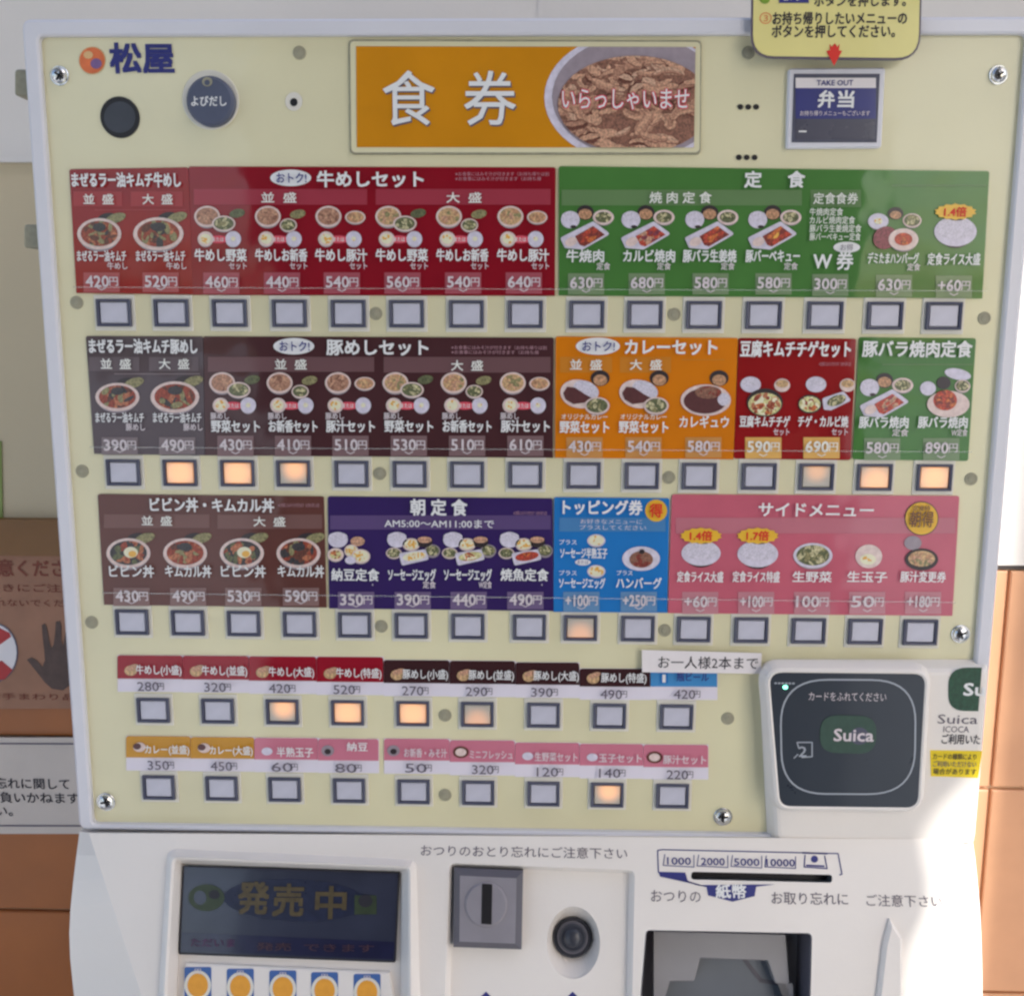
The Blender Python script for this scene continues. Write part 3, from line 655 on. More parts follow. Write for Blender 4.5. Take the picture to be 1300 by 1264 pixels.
# D  kimchi pork
c = card([(119.5, 576), (260, 578), (257.5, 427), (109, 426.5)], 'slate', 'grey brown menu card for kimchi pork bowls'); mb = MB()
T(mb, 'まぜるラー油キムチ豚めし', 181.5, 439.5, 18, 136, b=.03); band(mb, 113, 453, 177, 471, 'slate_band'); band(mb, 189, 453, 252, 471, 'slate_band')
T(mb, '並  盛', 147, 462, 13, 38, 'ink_cream'); T(mb, '大  盛', 221, 462, 13, 38, 'ink_cream'); quad(mb, PAN, 145, 474, 254, 475.2, H2, 'slate_tag')
for i, (x, s) in enumerate(((152, '390円'), (225, '490円'))):
    T(mb, 'まぜるラー油キムチ', x, 530, 13, 61); T(mb, '豚めし', x+20, 542, 9, 24, 'ink_soft'); price(c, x, 555, 577, s, 'slate_tag'); pic(c, big_bowl((149, 222)[i], 504, (28, 31)[i], (18, 20)[i], 'kimchi'))
writing(mb, c, 475)
# E  pork set
c = card([(260.5, 578), (702, 581), (703, 428.5), (258, 427)], 'brown', 'dark brown menu card of pork bowl sets'); mb = MB()
deal(mb, 373, 439.5); T(mb, '豚めしセット', 479, 441, 19.5, 128, b=.03); fine(mb, 573, 441, 120, 2)
band(mb, 264, 453, 475, 472, 'brown_band'); band(mb, 487, 453, 699, 473, 'brown_band'); T(mb, '並  盛', 369, 462.5, 13, 40, 'ink_cream'); T(mb, '大  盛', 593, 464, 13, 40, 'ink_cream')
for i, (x, s) in enumerate(zip((299, 372, 445, 519, 593, 667), '430円 410円 510円 530円 510円 610円'.split())):
    T(mb, '豚めし', x-20, 528, 8.5, 23, 'ink_soft'); T(mb, ('野菜セット', 'お新香セット', '豚汁セット')[i % 3], x, 541, 15, 61, b=.026); price(c, x, 553, 579, s, 'brown_tag'); pic(c, set_pic(x-3, 486, i % 3, 'beef' if i < 3 else 'pork'))
writing(mb, c, 475)
# F  curry
c = card([(704.5, 581), (931, 583), (937, 429), (705.5, 427)], 'orange', 'orange menu card of curry sets'); mb = MB()
deal(mb, 759, 439.5, 28, 11); T(mb, 'カレーセット', 852, 440.5, 19, 116, b=.03); band(mb, 711, 453, 777, 473, 'orange_band'); band(mb, 787, 453, 852, 473, 'orange_band'); quad(mb, PAN, 865, 456, 920, 457.3, H2, 'orange_band')
T(mb, '並  盛', 744, 463, 13, 40, 'ink_cream'); T(mb, '大  盛', 820, 463, 13, 40, 'ink_cream')
for i, (x, s) in enumerate(zip((742, 817, 893), '430円 540円 580円'.split())):
    if i < 2: T(mb, 'オリジナルカレー', x, 529, 7.5, 58, 'ink_cream', .01); T(mb, '野菜セット', x, 542, 15, 62, b=.026)
    else: T(mb, 'カレギュウ', x+1, 535.5, 15, 62, b=.02)
    price(c, x, 555, 581, s, 'orange_tag'); pic(c, curry(x+6, 499, big=i == 2))
writing(mb, c, 475)
# G  chige
c = card([(931.5, 582), (1080, 584), (1087, 430), (938, 429)], 'red', 'red menu card of tofu kimchi stew sets with gold price tags', (.0015,)*4); mb = MB()
T(mb, '豆腐キムチチゲセット', 1010, 443, 20, 139, b=.028); fine(mb, 1040, 462, 40, 1)
for i, (x, s) in enumerate(((969, '590円'), (1043, '690円'))):
    T(mb, ('豆腐キムチチゲ', 'チゲ・カルビ焼')[i], x+2, 535, 14, 63, b=.024); T(mb, 'セット', x+23, 548, 9, 20, 'ink_soft'); price(c, x, 555, 582, s, 'gold_tag', m='ink_cream')
pic(c, chige(975, 510)); pic(c, chige(1058, 510, True)); writing(mb, c, 466)
# H  pork belly
c = card([(1082.5, 583), (1229, 585), (1239, 429.5), (1091, 428)], 'green', 'small green menu card of pork belly set meals at right', (.0015,)*4); mb = MB()
T(mb, '豚バラ焼肉定食', 1164.5, 443, 20, 138, b=.028); quad(mb, PAN, 1120, 462, 1235, 463.3, H2, 'green_band')
for i, (x, s) in enumerate(((1121, '580円'), (1196, '890円'))):
    T(mb, '豚バラ焼肉', x+1, 536, 14.5, 62, b=.024); T(mb, ('定食', 'W定食')[i], x+22, 549, 9, 20, 'ink_soft'); price(c, x-1, 556, 584, s, 'green_tag')
pic(c, teishoku(1124, 493, 'plum'))
def dbl(mb):
    ell(mb, PAN, 1216, 475, 17, 7, H3, 'rim_white', -.2); ell(mb, PAN, 1178, 493, 10, 9, H3, 'rim_white'); ell(mb, PAN, 1198, 486, 9, 8, H3-.0001, 'lacquer'); bowl(mb, 1222, 490, 10, 8, 'salad'); q = ell_px(1204, 513, 27, 17); poly(mb, PAN, q, H3+.0006, 'rim'); blobs(mb, 1200, 508, 15, 13, 'meat', H3+.0008, 20)
pic(c, dbl); writing(mb, c, 466)
# I  bibin
c = card([(132, 767.5), (414.5, 771), (411, 630), (124, 627)], 'maroon', 'reddish brown menu card of rice bowls with kimchi'); mb = MB()
T(mb, 'ビビン丼・キムカル丼', 269, 641, 17, 156, b=.028); fine(mb, 353, 641, 52, 1); band(mb, 132, 652.5, 266, 670, 'maroon_band'); band(mb, 276, 653, 409, 671, 'maroon_band')
T(mb, '並  盛', 199, 661, 12, 38, 'ink_cream'); T(mb, '大  盛', 342, 662, 12, 40, 'ink_cream')
for i, (x, s) in enumerate(zip((167, 239, 309, 382), '430円 490円 530円 590円'.split())):
    T(mb, ('ビビン丼', 'キムカル丼')[i % 2], x, 725, 15, (56, 58)[i % 2], b=.02); price(c, x, 746, 769, s, 'maroon_tag'); pic(c, big_bowl((163, 235, 307, 379)[i], 702, 28, 19, ('bibin', 'kimchi')[i % 2]))
writing(mb, c, 676)
# J  breakfast
c = card([(418, 772), (703, 775.5), (701.5, 632.5), (416, 630)], 'purple', 'purple menu card of breakfast sets'); mb = MB()
T(mb, '朝 定 食', 557, 644, 20, 71, b=.03); fine(mb, 652, 651, 42, 1); band(mb, 419, 654, 699, 672, 'purple_band'); T(mb, 'AM5:00～AM11:00まで', 557.5, 664.5, 11, 138, WH, .012)
for i, (x, s) in enumerate(zip((451, 523, 594, 666), '350円 390円 440円 490円'.split())):
    T(mb, ('納豆定食', 'ソーセージエッグ', 'ソーセージエッグ', '焼魚定食')[i], x, 729.5, 15, 60, b=.024); T(mb, ('', '定食', 'W定食', '')[i] or ' ・'[1:], x+22, 742, 9, 16 if i in (1, 2) else 1, 'ink_soft'); price(c, x+1, 751, 773, s, 'purple_tag'); pic(c, asa(x-3, 693, (0, 1, 2, 3)[i]))
writing(mb, c, 676)
# K  toppings
c = card([(702.5, 776.5), (847, 777.5), (850, 632.5), (703.5, 631)], 'blue', 'bright blue menu card of toppings'); mb = MB()
T(mb, 'トッピング券', 765, 644, 18, 100, b=.028); band(mb, 710, 657, 845, 674.5, 'blue_band'); T(mb, 'お好きなメニューに', 776, 662, 6, 78, 'ink_soft', 0); T(mb, 'プラスしてください', 778, 669.5, 6, 84, 'ink_soft', 0)
ell(mb, PAN, 833, 648, 14, 14, H3, 'oval_gold'); T(mb, '得', 833, 648, 17, 16, 'ink_red', .02)
T(mb, 'プラス', 721, 688, 6.5, 22, WH, .01); T(mb, 'ソーセージ半熟玉子', 741, 702, 13, 59, b=.02); ell(mb, PAN, 740, 713.5, 10, 4, H3, 'oval_white'); T(mb, 'または', 740, 713.5, 5, 14, 'ink_navy', 0)
T(mb, 'プラス', 721, 727, 6.5, 22, WH, .01); T(mb, 'ソーセージエッグ', 739, 740, 13, 58, b=.02); T(mb, 'プラス', 793, 727, 6.5, 20, WH, .01); T(mb, 'ハンバーグ', 811, 740, 14, 57, b=.02)
price(c, 738, 751, 776, '+100円', 'blue_tag'); price(c, 811, 751, 776, '+250円', 'blue_tag')
pic(c, lambda mb: (bowl(mb, 757, 686, 11.5, 8, 'egg', rim='rim_white'), bowl(mb, 757, 725, 11.5, 8, 'egg', rim='rim_white')))
pic(c, lambda mb: (ell(mb, PAN, 814, 709, 24, 15.5, H3, 'rim_white'), blobs(mb, 814, 710, 15, 10.5, 'brown', H3+.0003, 8), ell(mb, PAN, 815, 700, 3.5, 3, H3+.0008, 'lacquer')))
writing(mb, c, 676)
# L  sides
c = card([(848, 778), (1209, 781.5), (1218, 629.5), (853, 627.5)], 'pink', 'pink menu card of side dishes'); mb = MB()
T(mb, 'サイドメニュー', 1036, 647, 18, 145, b=.022); band(mb, 858, 657, 1213, 677, 'pink_band'); ell(mb, PAN, 1170, 658, 21.5, 21.5, H3, 'lacquer'); ell(mb, PAN, 1170, 658, 20.5, 20.5, H3+.0002, 'oval_gold')
T(mb, '朝得', 1170, 659, 20, 30, 'kimchi2', .01); T(mb, '定食時', 1170, 645, 7, 22, 'kimchi2', .01)
for i, (x, s) in enumerate(zip((889, 960, 1031, 1101, 1172), '+60円 +100円 100円 50円 +180円'.split())):
    T(mb, ('定食ライス大盛', '定食ライス特盛', '生野菜', '生玉子', '豚汁変更券')[i], x, 732, 13.5, (58, 59, 49, 50, 57)[i], b=.02); price(c, x, 751, 779, s, 'pink_tag')
pic(c, rice_bowl(890, 702, 25, 16, '1.4倍')); pic(c, rice_bowl(962, 703, 26, 17, '1.7倍')); pic(c, lambda mb: bowl(mb, 1032, 705, 25, 16, 'salad', rim='rim_white', n=24))
pic(c, lambda mb: (ell(mb, PAN, 1103, 706, 17, 15, H3, 'rim'), blobs(mb, 1102, 710, 10, 7, 'egg', H3+.0003, 5)))
pic(c, lambda mb: (ell(mb, PAN, 1159, 689, 11, 9, H3, 'rim_shade'), ell(mb, PAN, 1170, 710, 21, 14, H3+.0002, 'lacquer'), blobs(mb, 1170, 709, 17, 10, 'pork', H3+.0004, 12)))
writing(mb, c, 678)
# clear plastic strips holding the cards
for (xa, ya, xb, yb) in ((93, 364, 1252, 369), (114, 567, 1234, 573), (130, 752, 1213, 764)):
    mb = MB(); quad_ = PAN.uvs([(xa, ya+1.3), (xb, yb+1.3), (xb, yb-.2), (xa, ya-.2)], .0042); mb.prism(PAN, quad_, .0036, .0042, 'clear_plastic'); mb.build('clear_rail', M)

# ---- small item strips (rows four and five)
def strip(x0, x1, yt, yb, yl, ink, name, pr, px, label, icon, tri=True, tail=None):
    mb = MB(); uv = PAN.uvs([(x0, yl), (x1, yl+.5), (x1, yt+.5), (x0, yt)], H1)
    mb.prism(PAN, uv, 0, .0008, 'paper_strip'); uv = PAN.uvs([(x0, yb), (x1-.6, yb+.5), (x1-.6, yt+.5), (x0, yt)], H1)
    mb.prism(PAN, rounded(uv, [0, 0, .002, .002], 3), .0008, .0013, ink); s = mb.build('item_strip', M, label=label); mb = MB()
    if icon == 'bowl':
        ell(mb, PAN, x0+17, yb-10, 8, 6.5, H3, 'tan'); ell(mb, PAN, x0+19, yb-14, 8, 3.5, H3+.0002, 'beef3', .35)
    elif icon == 'curry': ell(mb, PAN, x0+17, yb-13, 8, 6, H3, 'rim'); ell(mb, PAN, x0+14, yb-14, 5, 4, H3+.0002, 'curry')
    elif icon == 'ring': ell(mb, PAN, x0+14, yb-12, 10, 7.5, H3, 'kimchi2'); ell(mb, PAN, x0+14, yb-12, 7, 5, H3+.0002, 'rim')
    elif icon == 'dot': ell(mb, PAN, x0+12, yb-12, 8, 7, H3, 'rim_shade'); ell(mb, PAN, x0+12, yb-11, 4, 3.5, H3+.0002, 'lacquer')
    elif icon == 'egg': ell(mb, PAN, x0+16, yb-10, 7, 5, H3, 'rim_white')
    elif icon == 'bottle': quad(mb, PAN, x0+12, yt+4, x0+22, yb-4, H3, 'blue'); quad(mb, PAN, x0+15, yt+8, x0+19, yb-5, H3+.0002, 'ink_white')
    if name: T(mb, name[0], (x0+x1)/2+11, yb-11+name[3], name[1], name[2], name[4] if len(name) > 4 else WH, .016)
    T(mb, pr, px-3, yb+9.5, 15, 27, 'ink_grey', .008); T(mb, '円', px+13, yb+9.5, 9, 8, 'ink_grey', .008)
    mb.build('lettering', s); return s
XB = [149, 232, 316, 402, 487, 571, 654.5, 736, 826, 911]
nm4 = ['牛めし(小盛)', '牛めし(並盛)', '牛めし(大盛)', '牛めし(特盛)', '豚めし(小盛)', '豚めし(並盛)', '豚めし(大盛)', '豚めし(特盛)']
pr4 = '280 320 420 520 270 290 390 490 420'.split()
for i in range(9):
    yt = (831.5, 832, 833, 833.5, 837.5, 838.5, 840.5, 848.5, 848)[i]; yb = (861, 862, 863.5, 865, 866.5, 867.5, 868.5, 871, 871)[i]
    if i < 8: strip(XB[i], XB[i+1], yt, yb, yb+17, 'strip_crimson' if i < 4 else 'strip_brown', (nm4[i], 12, 57, 0), pr4[i], (191, 276, 358, 440, 527, 608, 691, 779)[i], ('crimson' if i < 4 else 'dark brown')+' item strip priced '+pr4[i], 'bowl')
    else: strip(XB[i], XB[i+1], yt, yb, yb+17, 'strip_blue', ('瓶ビール', 11, 40, -1, 'ink_navy'), pr4[i], 872, 'light blue item strip for beer', 'bottle')
X5 = [160, 242, 323, 404, 481]; X5b = [487.5, 571, 654, 736, 817, 899.5]
nm5 = [('カレー(並盛)', 11, 56, 1), ('カレー(大盛)', 11, 54, 1), ('半熟玉子', 12, 46, 2), ('納豆', 11, 26, -6)]
pr5 = '350 450 60 80 50 320 120 140 220'.split()
for i in range(4):
    strip(X5[i], X5[i+1], 934+i*1.2, 961+i*1.2, 978+i, 'strip_amber' if i < 2 else 'strip_rose', nm5[i], pr5[i], (204, 284, 361, 442)[i], ('amber' if i < 2 else 'rose')+' item strip priced '+pr5[i], ('curry', 'curry', 'egg', 'dot')[i])
for i in range(5):
    n5 = ('お新香・みそ汁', 'ミニフレッシュ', '生野菜セット', '玉子セット', '豚汁セット')[i]
    strip(X5b[i], X5b[i+1], (937.5, 939.5, 942.5, 944, 945)[i], (964.5, 966.5, 969.5, 971, 973)[i], (982, 984, 986, 988, 989)[i], 'strip_rose', (n5, 11, 54, 2, 'ink_soft'), pr5[i+4], (531, 616, 698, 777, 863)[i], 'rose item strip priced '+pr5[i+4], ('dot', 'ring', 'egg', 'egg', 'ring')[i])

# ---- card reader housing (lower right, white, standing out of the panel)
mb = MB()
ho = PAN.uvs([(975, 1049), (1231, 1053), (1247, 837), (963, 837)], .001); ho = [(ho[0][0], zb-1.28-.0012), (xr+.0006, zb-1.28-.0012), (xr+.0006, ho[2][1]), (ho[3][0], ho[3][1])]
lp_ = lambda d, q: rounded(inset(ho, d), [q, .003, .004, q*2], 6)
mb.loft([L(lp_(0, .006), .0002), L(lp_(.0035, .005), .0085), L(lp_(.0055, .0045), .0104), L(lp_(.0075, .004), .0108)], 'white_plastic', True); mb.sheet(PAN, lp_(.0075, .004), .0108, 'white_plastic')
rd = mb.build('card_reader', M, label='dark square card reader in a white housing')
RP = Plane(PAN.pt(*PAN.uv((1076, 940), .014), .014), (1, 0, 0), (0, .03, 1))
mb = MB(); fo = RP.uvs([(991, 1024), (1166, 1026), (1176, 856), (977, 854)], .004); fr = rounded(fo, .008, 6)
mb.loft([L2 for L2 in ([RP.pt(u, v, -.004) for u, v in inset(fr, -.006)], [RP.pt(u, v, .002) for u, v in inset(fr, -.003)], [RP.pt(u, v, .0032) for u, v in inset(fr, -.0012)], [RP.pt(u, v, .0026) for u, v in fr])], 'white_plastic', True)
mb.build('reader_bezel', rd)
mb = MB(); mb.sheet(RP, fr, .0026, 'reader_dark'); q = RP.uvs([(992, 1008), (1162, 1009), (1164, 862), (989, 861)], .003); q = rounded(q, .030, 10); q2 = inset(q, .0011)
for i in range(len(q)): j = (i+1) % len(q); mb.sheet(RP, [q[i], q[j], q2[j], q2[i]], .0030, 'reader_line')
text(mb, RP, 'カードをふれてください', 1076, 884, 11.5, 98, .0030, 'ink_soft', .004)
pill = rounded(RP.uvs([(1041, 955), (1112, 957), (1113, 909), (1041, 907)], .003), .0112, 8); mb.sheet(RP, pill, .0030, 'logo_green'); ell(mb, RP, 1091, 934, 12, 11, .0032, 'bezel_grey')
text(mb, RP, 'Suica', 1084, 932, 20, 50, .0034, 'ink_soft', .02)
line(mb, RP, [(1014, 949), (1012, 942), (1031, 942), (1031, 960), (1018, 961)], 1.6, .0030, 'reader_line'); text(mb, RP, '2', 1019, 953, 17, 10, .0030, 'reader_line', .01); line(mb, RP, [(1008, 962), (1013, 957)], 1.4, .003, 'reader_line')
ell(mb, RP, 997, 872, 3.2, 2.6, .0032, 'led_green'); text(mb, RP, '●●●●●●', 996, 867, 3, 26, .0030, 'reader_line', 0); mb.build('reader_face', rd)
# stickers right of the reader, running to the edge
HX = lambda p: p
xe = (xr-fw_-.0078) 
def clipx(uv, x): return clip(uv, [(-1, -1), (x, -1), (x, 1), (-1, 1)])
mb = MB(); hh = .0111; q = rounded(PAN.uvs([(1204, 902), (1300, 903), (1300, 847), (1204, 847)], hh), .0115, 8); mb.sheet(PAN, clipx(q, xr-.0082), hh, 'logo_green_dark')
text(mb, PAN, 'Su', 1237, 874, 20, 26, hh+.0002, 'ink_white', .025); mb.build('round_sticker', M)
mb = MB(); text(mb, PAN, 'Suica', 1216, 912, 15, 50, hh, 'ink_grey', .004); text(mb, PAN, 'ICOCA', 1214, 925, 10, 32, hh, 'ink_grey', 0); text(mb, PAN, 'ご利用いた', 1220, 938, 12.5, 48, hh, 'ink_black', .01)
mb.build('printed_lettering', M)
mb = MB(); mb.prism(PAN, PAN.uvs([(1182, 985), (1242, 987), (1247, 953), (1181, 952)], hh), hh-.0003, hh, 'sticker_yellow'); st = mb.build('warning_sticker', M, label='yellow warning sticker')
mb = MB()
for i, s in enumerate(('カードの種類により', 'ご利用いただけない', '場合があります')): text(mb, PAN, s, 1212, 960+i*9.5, 7.5, 54, hh+.0002, 'ink_black' if i != 1 else 'ink_grey', .006)
mb.build('lettering', st)

# ---- console
mb = MB(); P = CON
face_px = [(113, 1057), (1212, 1065), (1147, 1264), (180, 1264)]
fu = P.uvs(face_px); vb = -.17                                  # continue the front down below the frame
def ext(a, b, v): t = (v-a[1])/(b[1]-a[1]); return (a[0]+(b[0]-a[0])*t, v)
TL, TR, BRp, BLp = fu; BL = ext(TL, BLp, vb); BR = ext(TR, BRp, vb)
BLx = (BLp[0]+.006, vb); BRx = (BRp[0]-.006, vb)
outer = [BLx, BRx, BRp, TR, TL, BLp]
coin = rounded(P.uvs([(564, 1290), (802, 1297), (806, 1104), (570, 1095)]), .004, 3); coin = [(u, v) for u, v in coin]
bill = rounded(P.uvs([(810, 1300), (1028, 1304), (1031, 1184), (820, 1180)]), .003, 3)
slot = rounded(P.uvs([(877, 1116), (1056, 1120), (1057, 1110), (878, 1106)]), .002, 3)
scr = rounded(P.uvs([(214, 1300), (520, 1306), (520, 1100), (226, 1088)]), .003, 3)
mb.holed(P, outer, [coin, bill, slot, scr], 0, 'white_plastic')
LC = lambda p, h: [CON.pt(u, v, h) for u, v in p]
for lp, d in ((slot, -.012),): mb.loft([LC(lp, 0), LC(lp, d)], 'tray_dark'); mb.sheet(P, lp, d, 'black')
# chamfered flanks out to the wider base, then back to the wall
def base(px, d): return PAN.pt(*PAN.uv(px, d), d)
LB = [base(*q) for q in (((101, 1055), 0), ((97, 1085), .006), ((93, 1118), .013), ((89.5, 1152), .019), ((88, 1184), .0225), ((89, 1215), .0238), ((91.5, 1240), .024), ((94, 1264), .024))]
RB = [base(*q) for q in (((1234, 1062), 0), ((1238, 1090), .006), ((1241, 1120), .013), ((1244, 1152), .019), ((1245.5, 1184), .0225), ((1246.5, 1215), .0238), ((1247, 1240), .024), ((1247, 1264), .024))]
dn = lambda a, b, c: [P.pt(*ext(a, b, a[1]+(b[1]-a[1])*i/7)) for i in range(8)]+[P.pt(*c)]
LF = dn(TL, BLp, BLx); RF = dn(TR, BRp, BRx)
zlow = P.pt(*BLx).z
LB.append(Vector((LB[-1].x, LB[-1].y, zlow))); RB.append(Vector((RB[-1].x, RB[-1].y, zlow)))
mb.loft([LB, LF], 'white_plastic', True, closed=False); mb.loft([RF, RB], 'white_plastic', True, closed=False)
back = lambda p: Vector((p.x, .30, p.z))
mb.loft([[back(p) for p in LB], LB], 'white_plastic', closed=False); mb.loft([RB, [back(p) for p in RB]], 'white_plastic', closed=False)
mb.face([LB[0], LF[0], RF[0], RB[0]], 'white_plastic')                     # narrow shelf under the panel
mb.face([back(LB[0]), LB[0], RB[0], back(RB[0])], 'white_plastic')
console = mb.build('console', M)
mb = MB(); yf = P.pt(*BLx).y
mb.face([LB[-1], LF[-1], RF[-1], RB[-1]][::-1], 'white_plastic')
mb.box((LB[-1].x+.004, yf+.03, 0), (RB[-1].x-.004, .30, zlow-.001), 'white_plastic'); mb.build('base_cabinet', M)
# soft gap between panel and console
mb = MB(); mb.box((xl+.003, .004, zb-.012), (xr-.003, .02, zb-.0003), 'gap'); mb.build('gap_strip', M)

# screen: raised rim, sloped inside walls, dark glass
mb = MB(); so = rounded(P.uvs([(196, 1306), (532, 1314), (530, 1089), (212, 1076)], .004), [.006, .004, .004, .010], 4); si = scr
so = rounded(P.uvs([(196, 1306), (534, 1314), (528, 1092), (210, 1078)], .004), .006, 3)
mb.loft([LC(so, 0), LC(inset(so, .004), .006), LC(inset(si, -.0015), .0075), LC(si, .0065), LC(rounded(P.uvs([(222, 1298), (508, 1304), (508, 1107), (231, 1097)], -.004), .001, 3), -.006)], 'white_plastic', True)
mb.sheet(P, P.uvs([(215, 1300), (515, 1308), (512, 1100), (225, 1090)], -.0062), -.0062, 'white_plastic')
mb.build('screen_rim', M)
mb = MB(); g = P.uvs([(229, 1208), (500, 1219), (505, 1109), (234, 1100)], -.003); mb.prism(P, rounded(P.uvs([(226.5, 1211), (502, 1221.5), (507, 1106.5), (232, 1098)], -.003), .0012, 3), -.006, -.0034, 'screen_edge'); mb.sheet(P, g, -.0031, 'screen')
sc = mb.build('display_screen', M, label='dark display screen with faint lettering')
mb = MB(); poly(mb, P, [(230, 1206), (499, 1217), (501, 1195), (231, 1183)], -.0028, 'screen_bar'); ell(mb, P, 375, 1142, 92, 27, -.0029, 'lcd_navy', -.04)
for s, x, y in (('発', 322, 1139), ('売', 366, 1142), ('中', 420, 1145)): text(mb, P, s, x, y, 40, 38, -.0025, 'lcd_orange', .03)
ell(mb, P, 262, 1139, 23, 17, -.0027, 'lcd_green'); ell(mb, P, 254, 1139, 8, 9, -.0025, 'screen'); ell(mb, P, 272, 1135, 7, 6, -.0025, 'screen_edge'); quad(mb, P, 450, 1136, 478, 1160, -.0027, 'lcd_green'); ell(mb, P, 464, 1143, 9, 8, -.0025, 'screen_edge')
text(mb, P, 'ただいま', 270, 1196, 11, 56, -.0025, 'lcd_purple', .02); text(mb, P, '発売  できます', 400, 1202, 10, 150, -.0025, 'lcd_dim', .01); mb.build('screen_writing', sc)
# sticker plate below the screen
mb = MB(); pl = P.uvs([(228, 1290), (505, 1300), (494, 1234), (236, 1222)], -.002); mb.prism(P, pl, -.006, -.002, 'white_plastic', bevel=.0006)
mb.build('sticker_plate', M)
for i, x in enumerate((251, 305, 359, 412, 466)):
    mb = MB(); y = 1227+i*2.2; q = rounded(P.uvs([(x-17, y+60), (x+17, y+60), (x+17, y), (x-17, y)], -.0015), .0014, 3); mb.prism(P, q, -.002, -.0016, 'sticker_blue')
    s = mb.build('bill_sticker', M); mb = MB(); ell(mb, P, x, y+23, 17, 19, -.0014, 'plate_surround'); ell(mb, P, x, y+23, 13, 15, -.0012, 'sticker_orange'); text(mb, P, '円', x, y+5, 7, 8, -.0012, 'ink_soft', .01); mb.build('badge', s)

# coin unit
D = -.007
mb = MB(); fl_ = inset(coin, .0032); oval = P.uvs(ell_px(728, 1196, 34, 46, n=36), D); 
mb.loft([LC(coin, 0), LC(inset(coin, .0007), -.0009), LC(fl_, D)], 'white_plastic', True)
if area(oval) < 0: oval = oval[::-1]
mb.holed(P, fl_, [oval], D, 'white_plastic')
cxy = P.uv((727, 1190), D-.012); kk = P.k((727, 1190))[0]; circ = [(cxy[0]+kk*25*math.cos(2*math.pi*i/36), cxy[1]+kk*25*math.sin(2*math.pi*i/36)) for i in range(36)]
i0 = min(range(36), key=lambda i: (oval[i][0]-circ[0][0]-1)**2 + (oval[i][1]-circ[0][1])**2); oval_ = oval[i0:]+oval[:i0]
mb.loft([LC(oval_, D), LC([(a[0]*.92+b[0]*.08, a[1]*.92+b[1]*.08) for a, b in zip(oval_, circ)], D-.002), LC(circ, D-.014)], 'white_plastic', True); mb.sheet(P, circ, D-.014, 'black')
cu = mb.build('coin_unit', M)
mb = MB()
for r_, a_, b_, m_ in ((25, -.014, -.010, 'lock_black'), (20, -.010, -.006, 'coin_grey_dark'), (17.5, -.006, -.0045, 'lock_black')): cyl(mb, P, 727, 1190, r_, D+a_, D+b_, m_, .001, 32)
dome(mb, P, 727, 1190, 12, D-.0045, D-.001, 'lock_black', 4, 24); mb.build('reject_knob', cu)
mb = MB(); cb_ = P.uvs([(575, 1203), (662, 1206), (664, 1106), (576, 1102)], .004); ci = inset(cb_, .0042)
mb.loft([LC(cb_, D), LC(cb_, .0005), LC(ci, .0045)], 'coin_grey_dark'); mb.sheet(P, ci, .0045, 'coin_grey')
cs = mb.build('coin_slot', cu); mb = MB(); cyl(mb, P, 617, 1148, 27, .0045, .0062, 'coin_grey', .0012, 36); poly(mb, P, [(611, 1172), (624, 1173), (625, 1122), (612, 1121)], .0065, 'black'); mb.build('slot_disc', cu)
mb = MB(); 
for x in (617, 727): poly(mb, P, [(x-14, 1272), (x+14, 1272), (x, 1258)], .0003 if x < 0 else D+.0004, 'ink_navy')
mb.build('arrow_mark', cu)
# banknote unit graphics
mb = MB(); hz = .0004
line(mb, P, [(841, 1078), (1064, 1083), (1069, 1109), (1066, 1110)], 1.3, hz, 'ink_navy'); line(mb, P, [(836, 1107), (835, 1079), (841, 1078)], 1.3, hz, 'ink_navy')
for i, s in enumerate(('1000', '2000', '5000', '10000')):
    x0 = 842+i*43; line(mb, P, [(x0+2, 1084+i*.6), (x0, 1098+i*.6), (x0+39, 1100+i*.6), (x0+39, 1085+i*.6)], 1.0, hz, 'ink_navy'); text(mb, P, s, x0+20, 1092+i*.7, 12, (30, 30, 32, 36)[i], hz, 'ink_navy', .012)
line(mb, P, [(1019, 1082), (1050, 1083)], 2, hz, 'ink_navy'); line(mb, P, [(1022, 1085), (1021, 1100), (1050, 1102), (1047, 1086)], 1.4, hz, 'ink_navy'); ell(mb, P, 1034, 1090, 4.5, 4.5, hz, 'ink_navy'); line(mb, P, [(1024, 1098), (1046, 1099)], 2, hz, 'ink_navy')
poly(mb, P, [(836, 1106), (870, 1107), (873, 1117), (884, 1123), (984, 1122), (960, 1125), (958, 1137), (930, 1144), (899, 1136), (897, 1125), (878, 1121), (838, 1112)], hz, 'ink_navy')
text(mb, P, '紙幣', 928, 1131, 17, 38, hz+.0003, 'ink_white', .03)
text(mb, P, 'おつりの', 858, 1137, 16, 63, hz, 'ink_grey', 0); text(mb, P, 'お取り忘れに', 1028, 1140, 16, 97, hz, 'ink_grey', 0); text(mb, P, 'ご注意下さい', 1148, 1143, 15, 96, hz, 'ink_grey', 0)
text(mb, P, 'おつりのおとり忘れにご注意下さい', 665, 1081, 14, 262, hz, 'ink_grey', 0); mb.build('console_lettering', console)
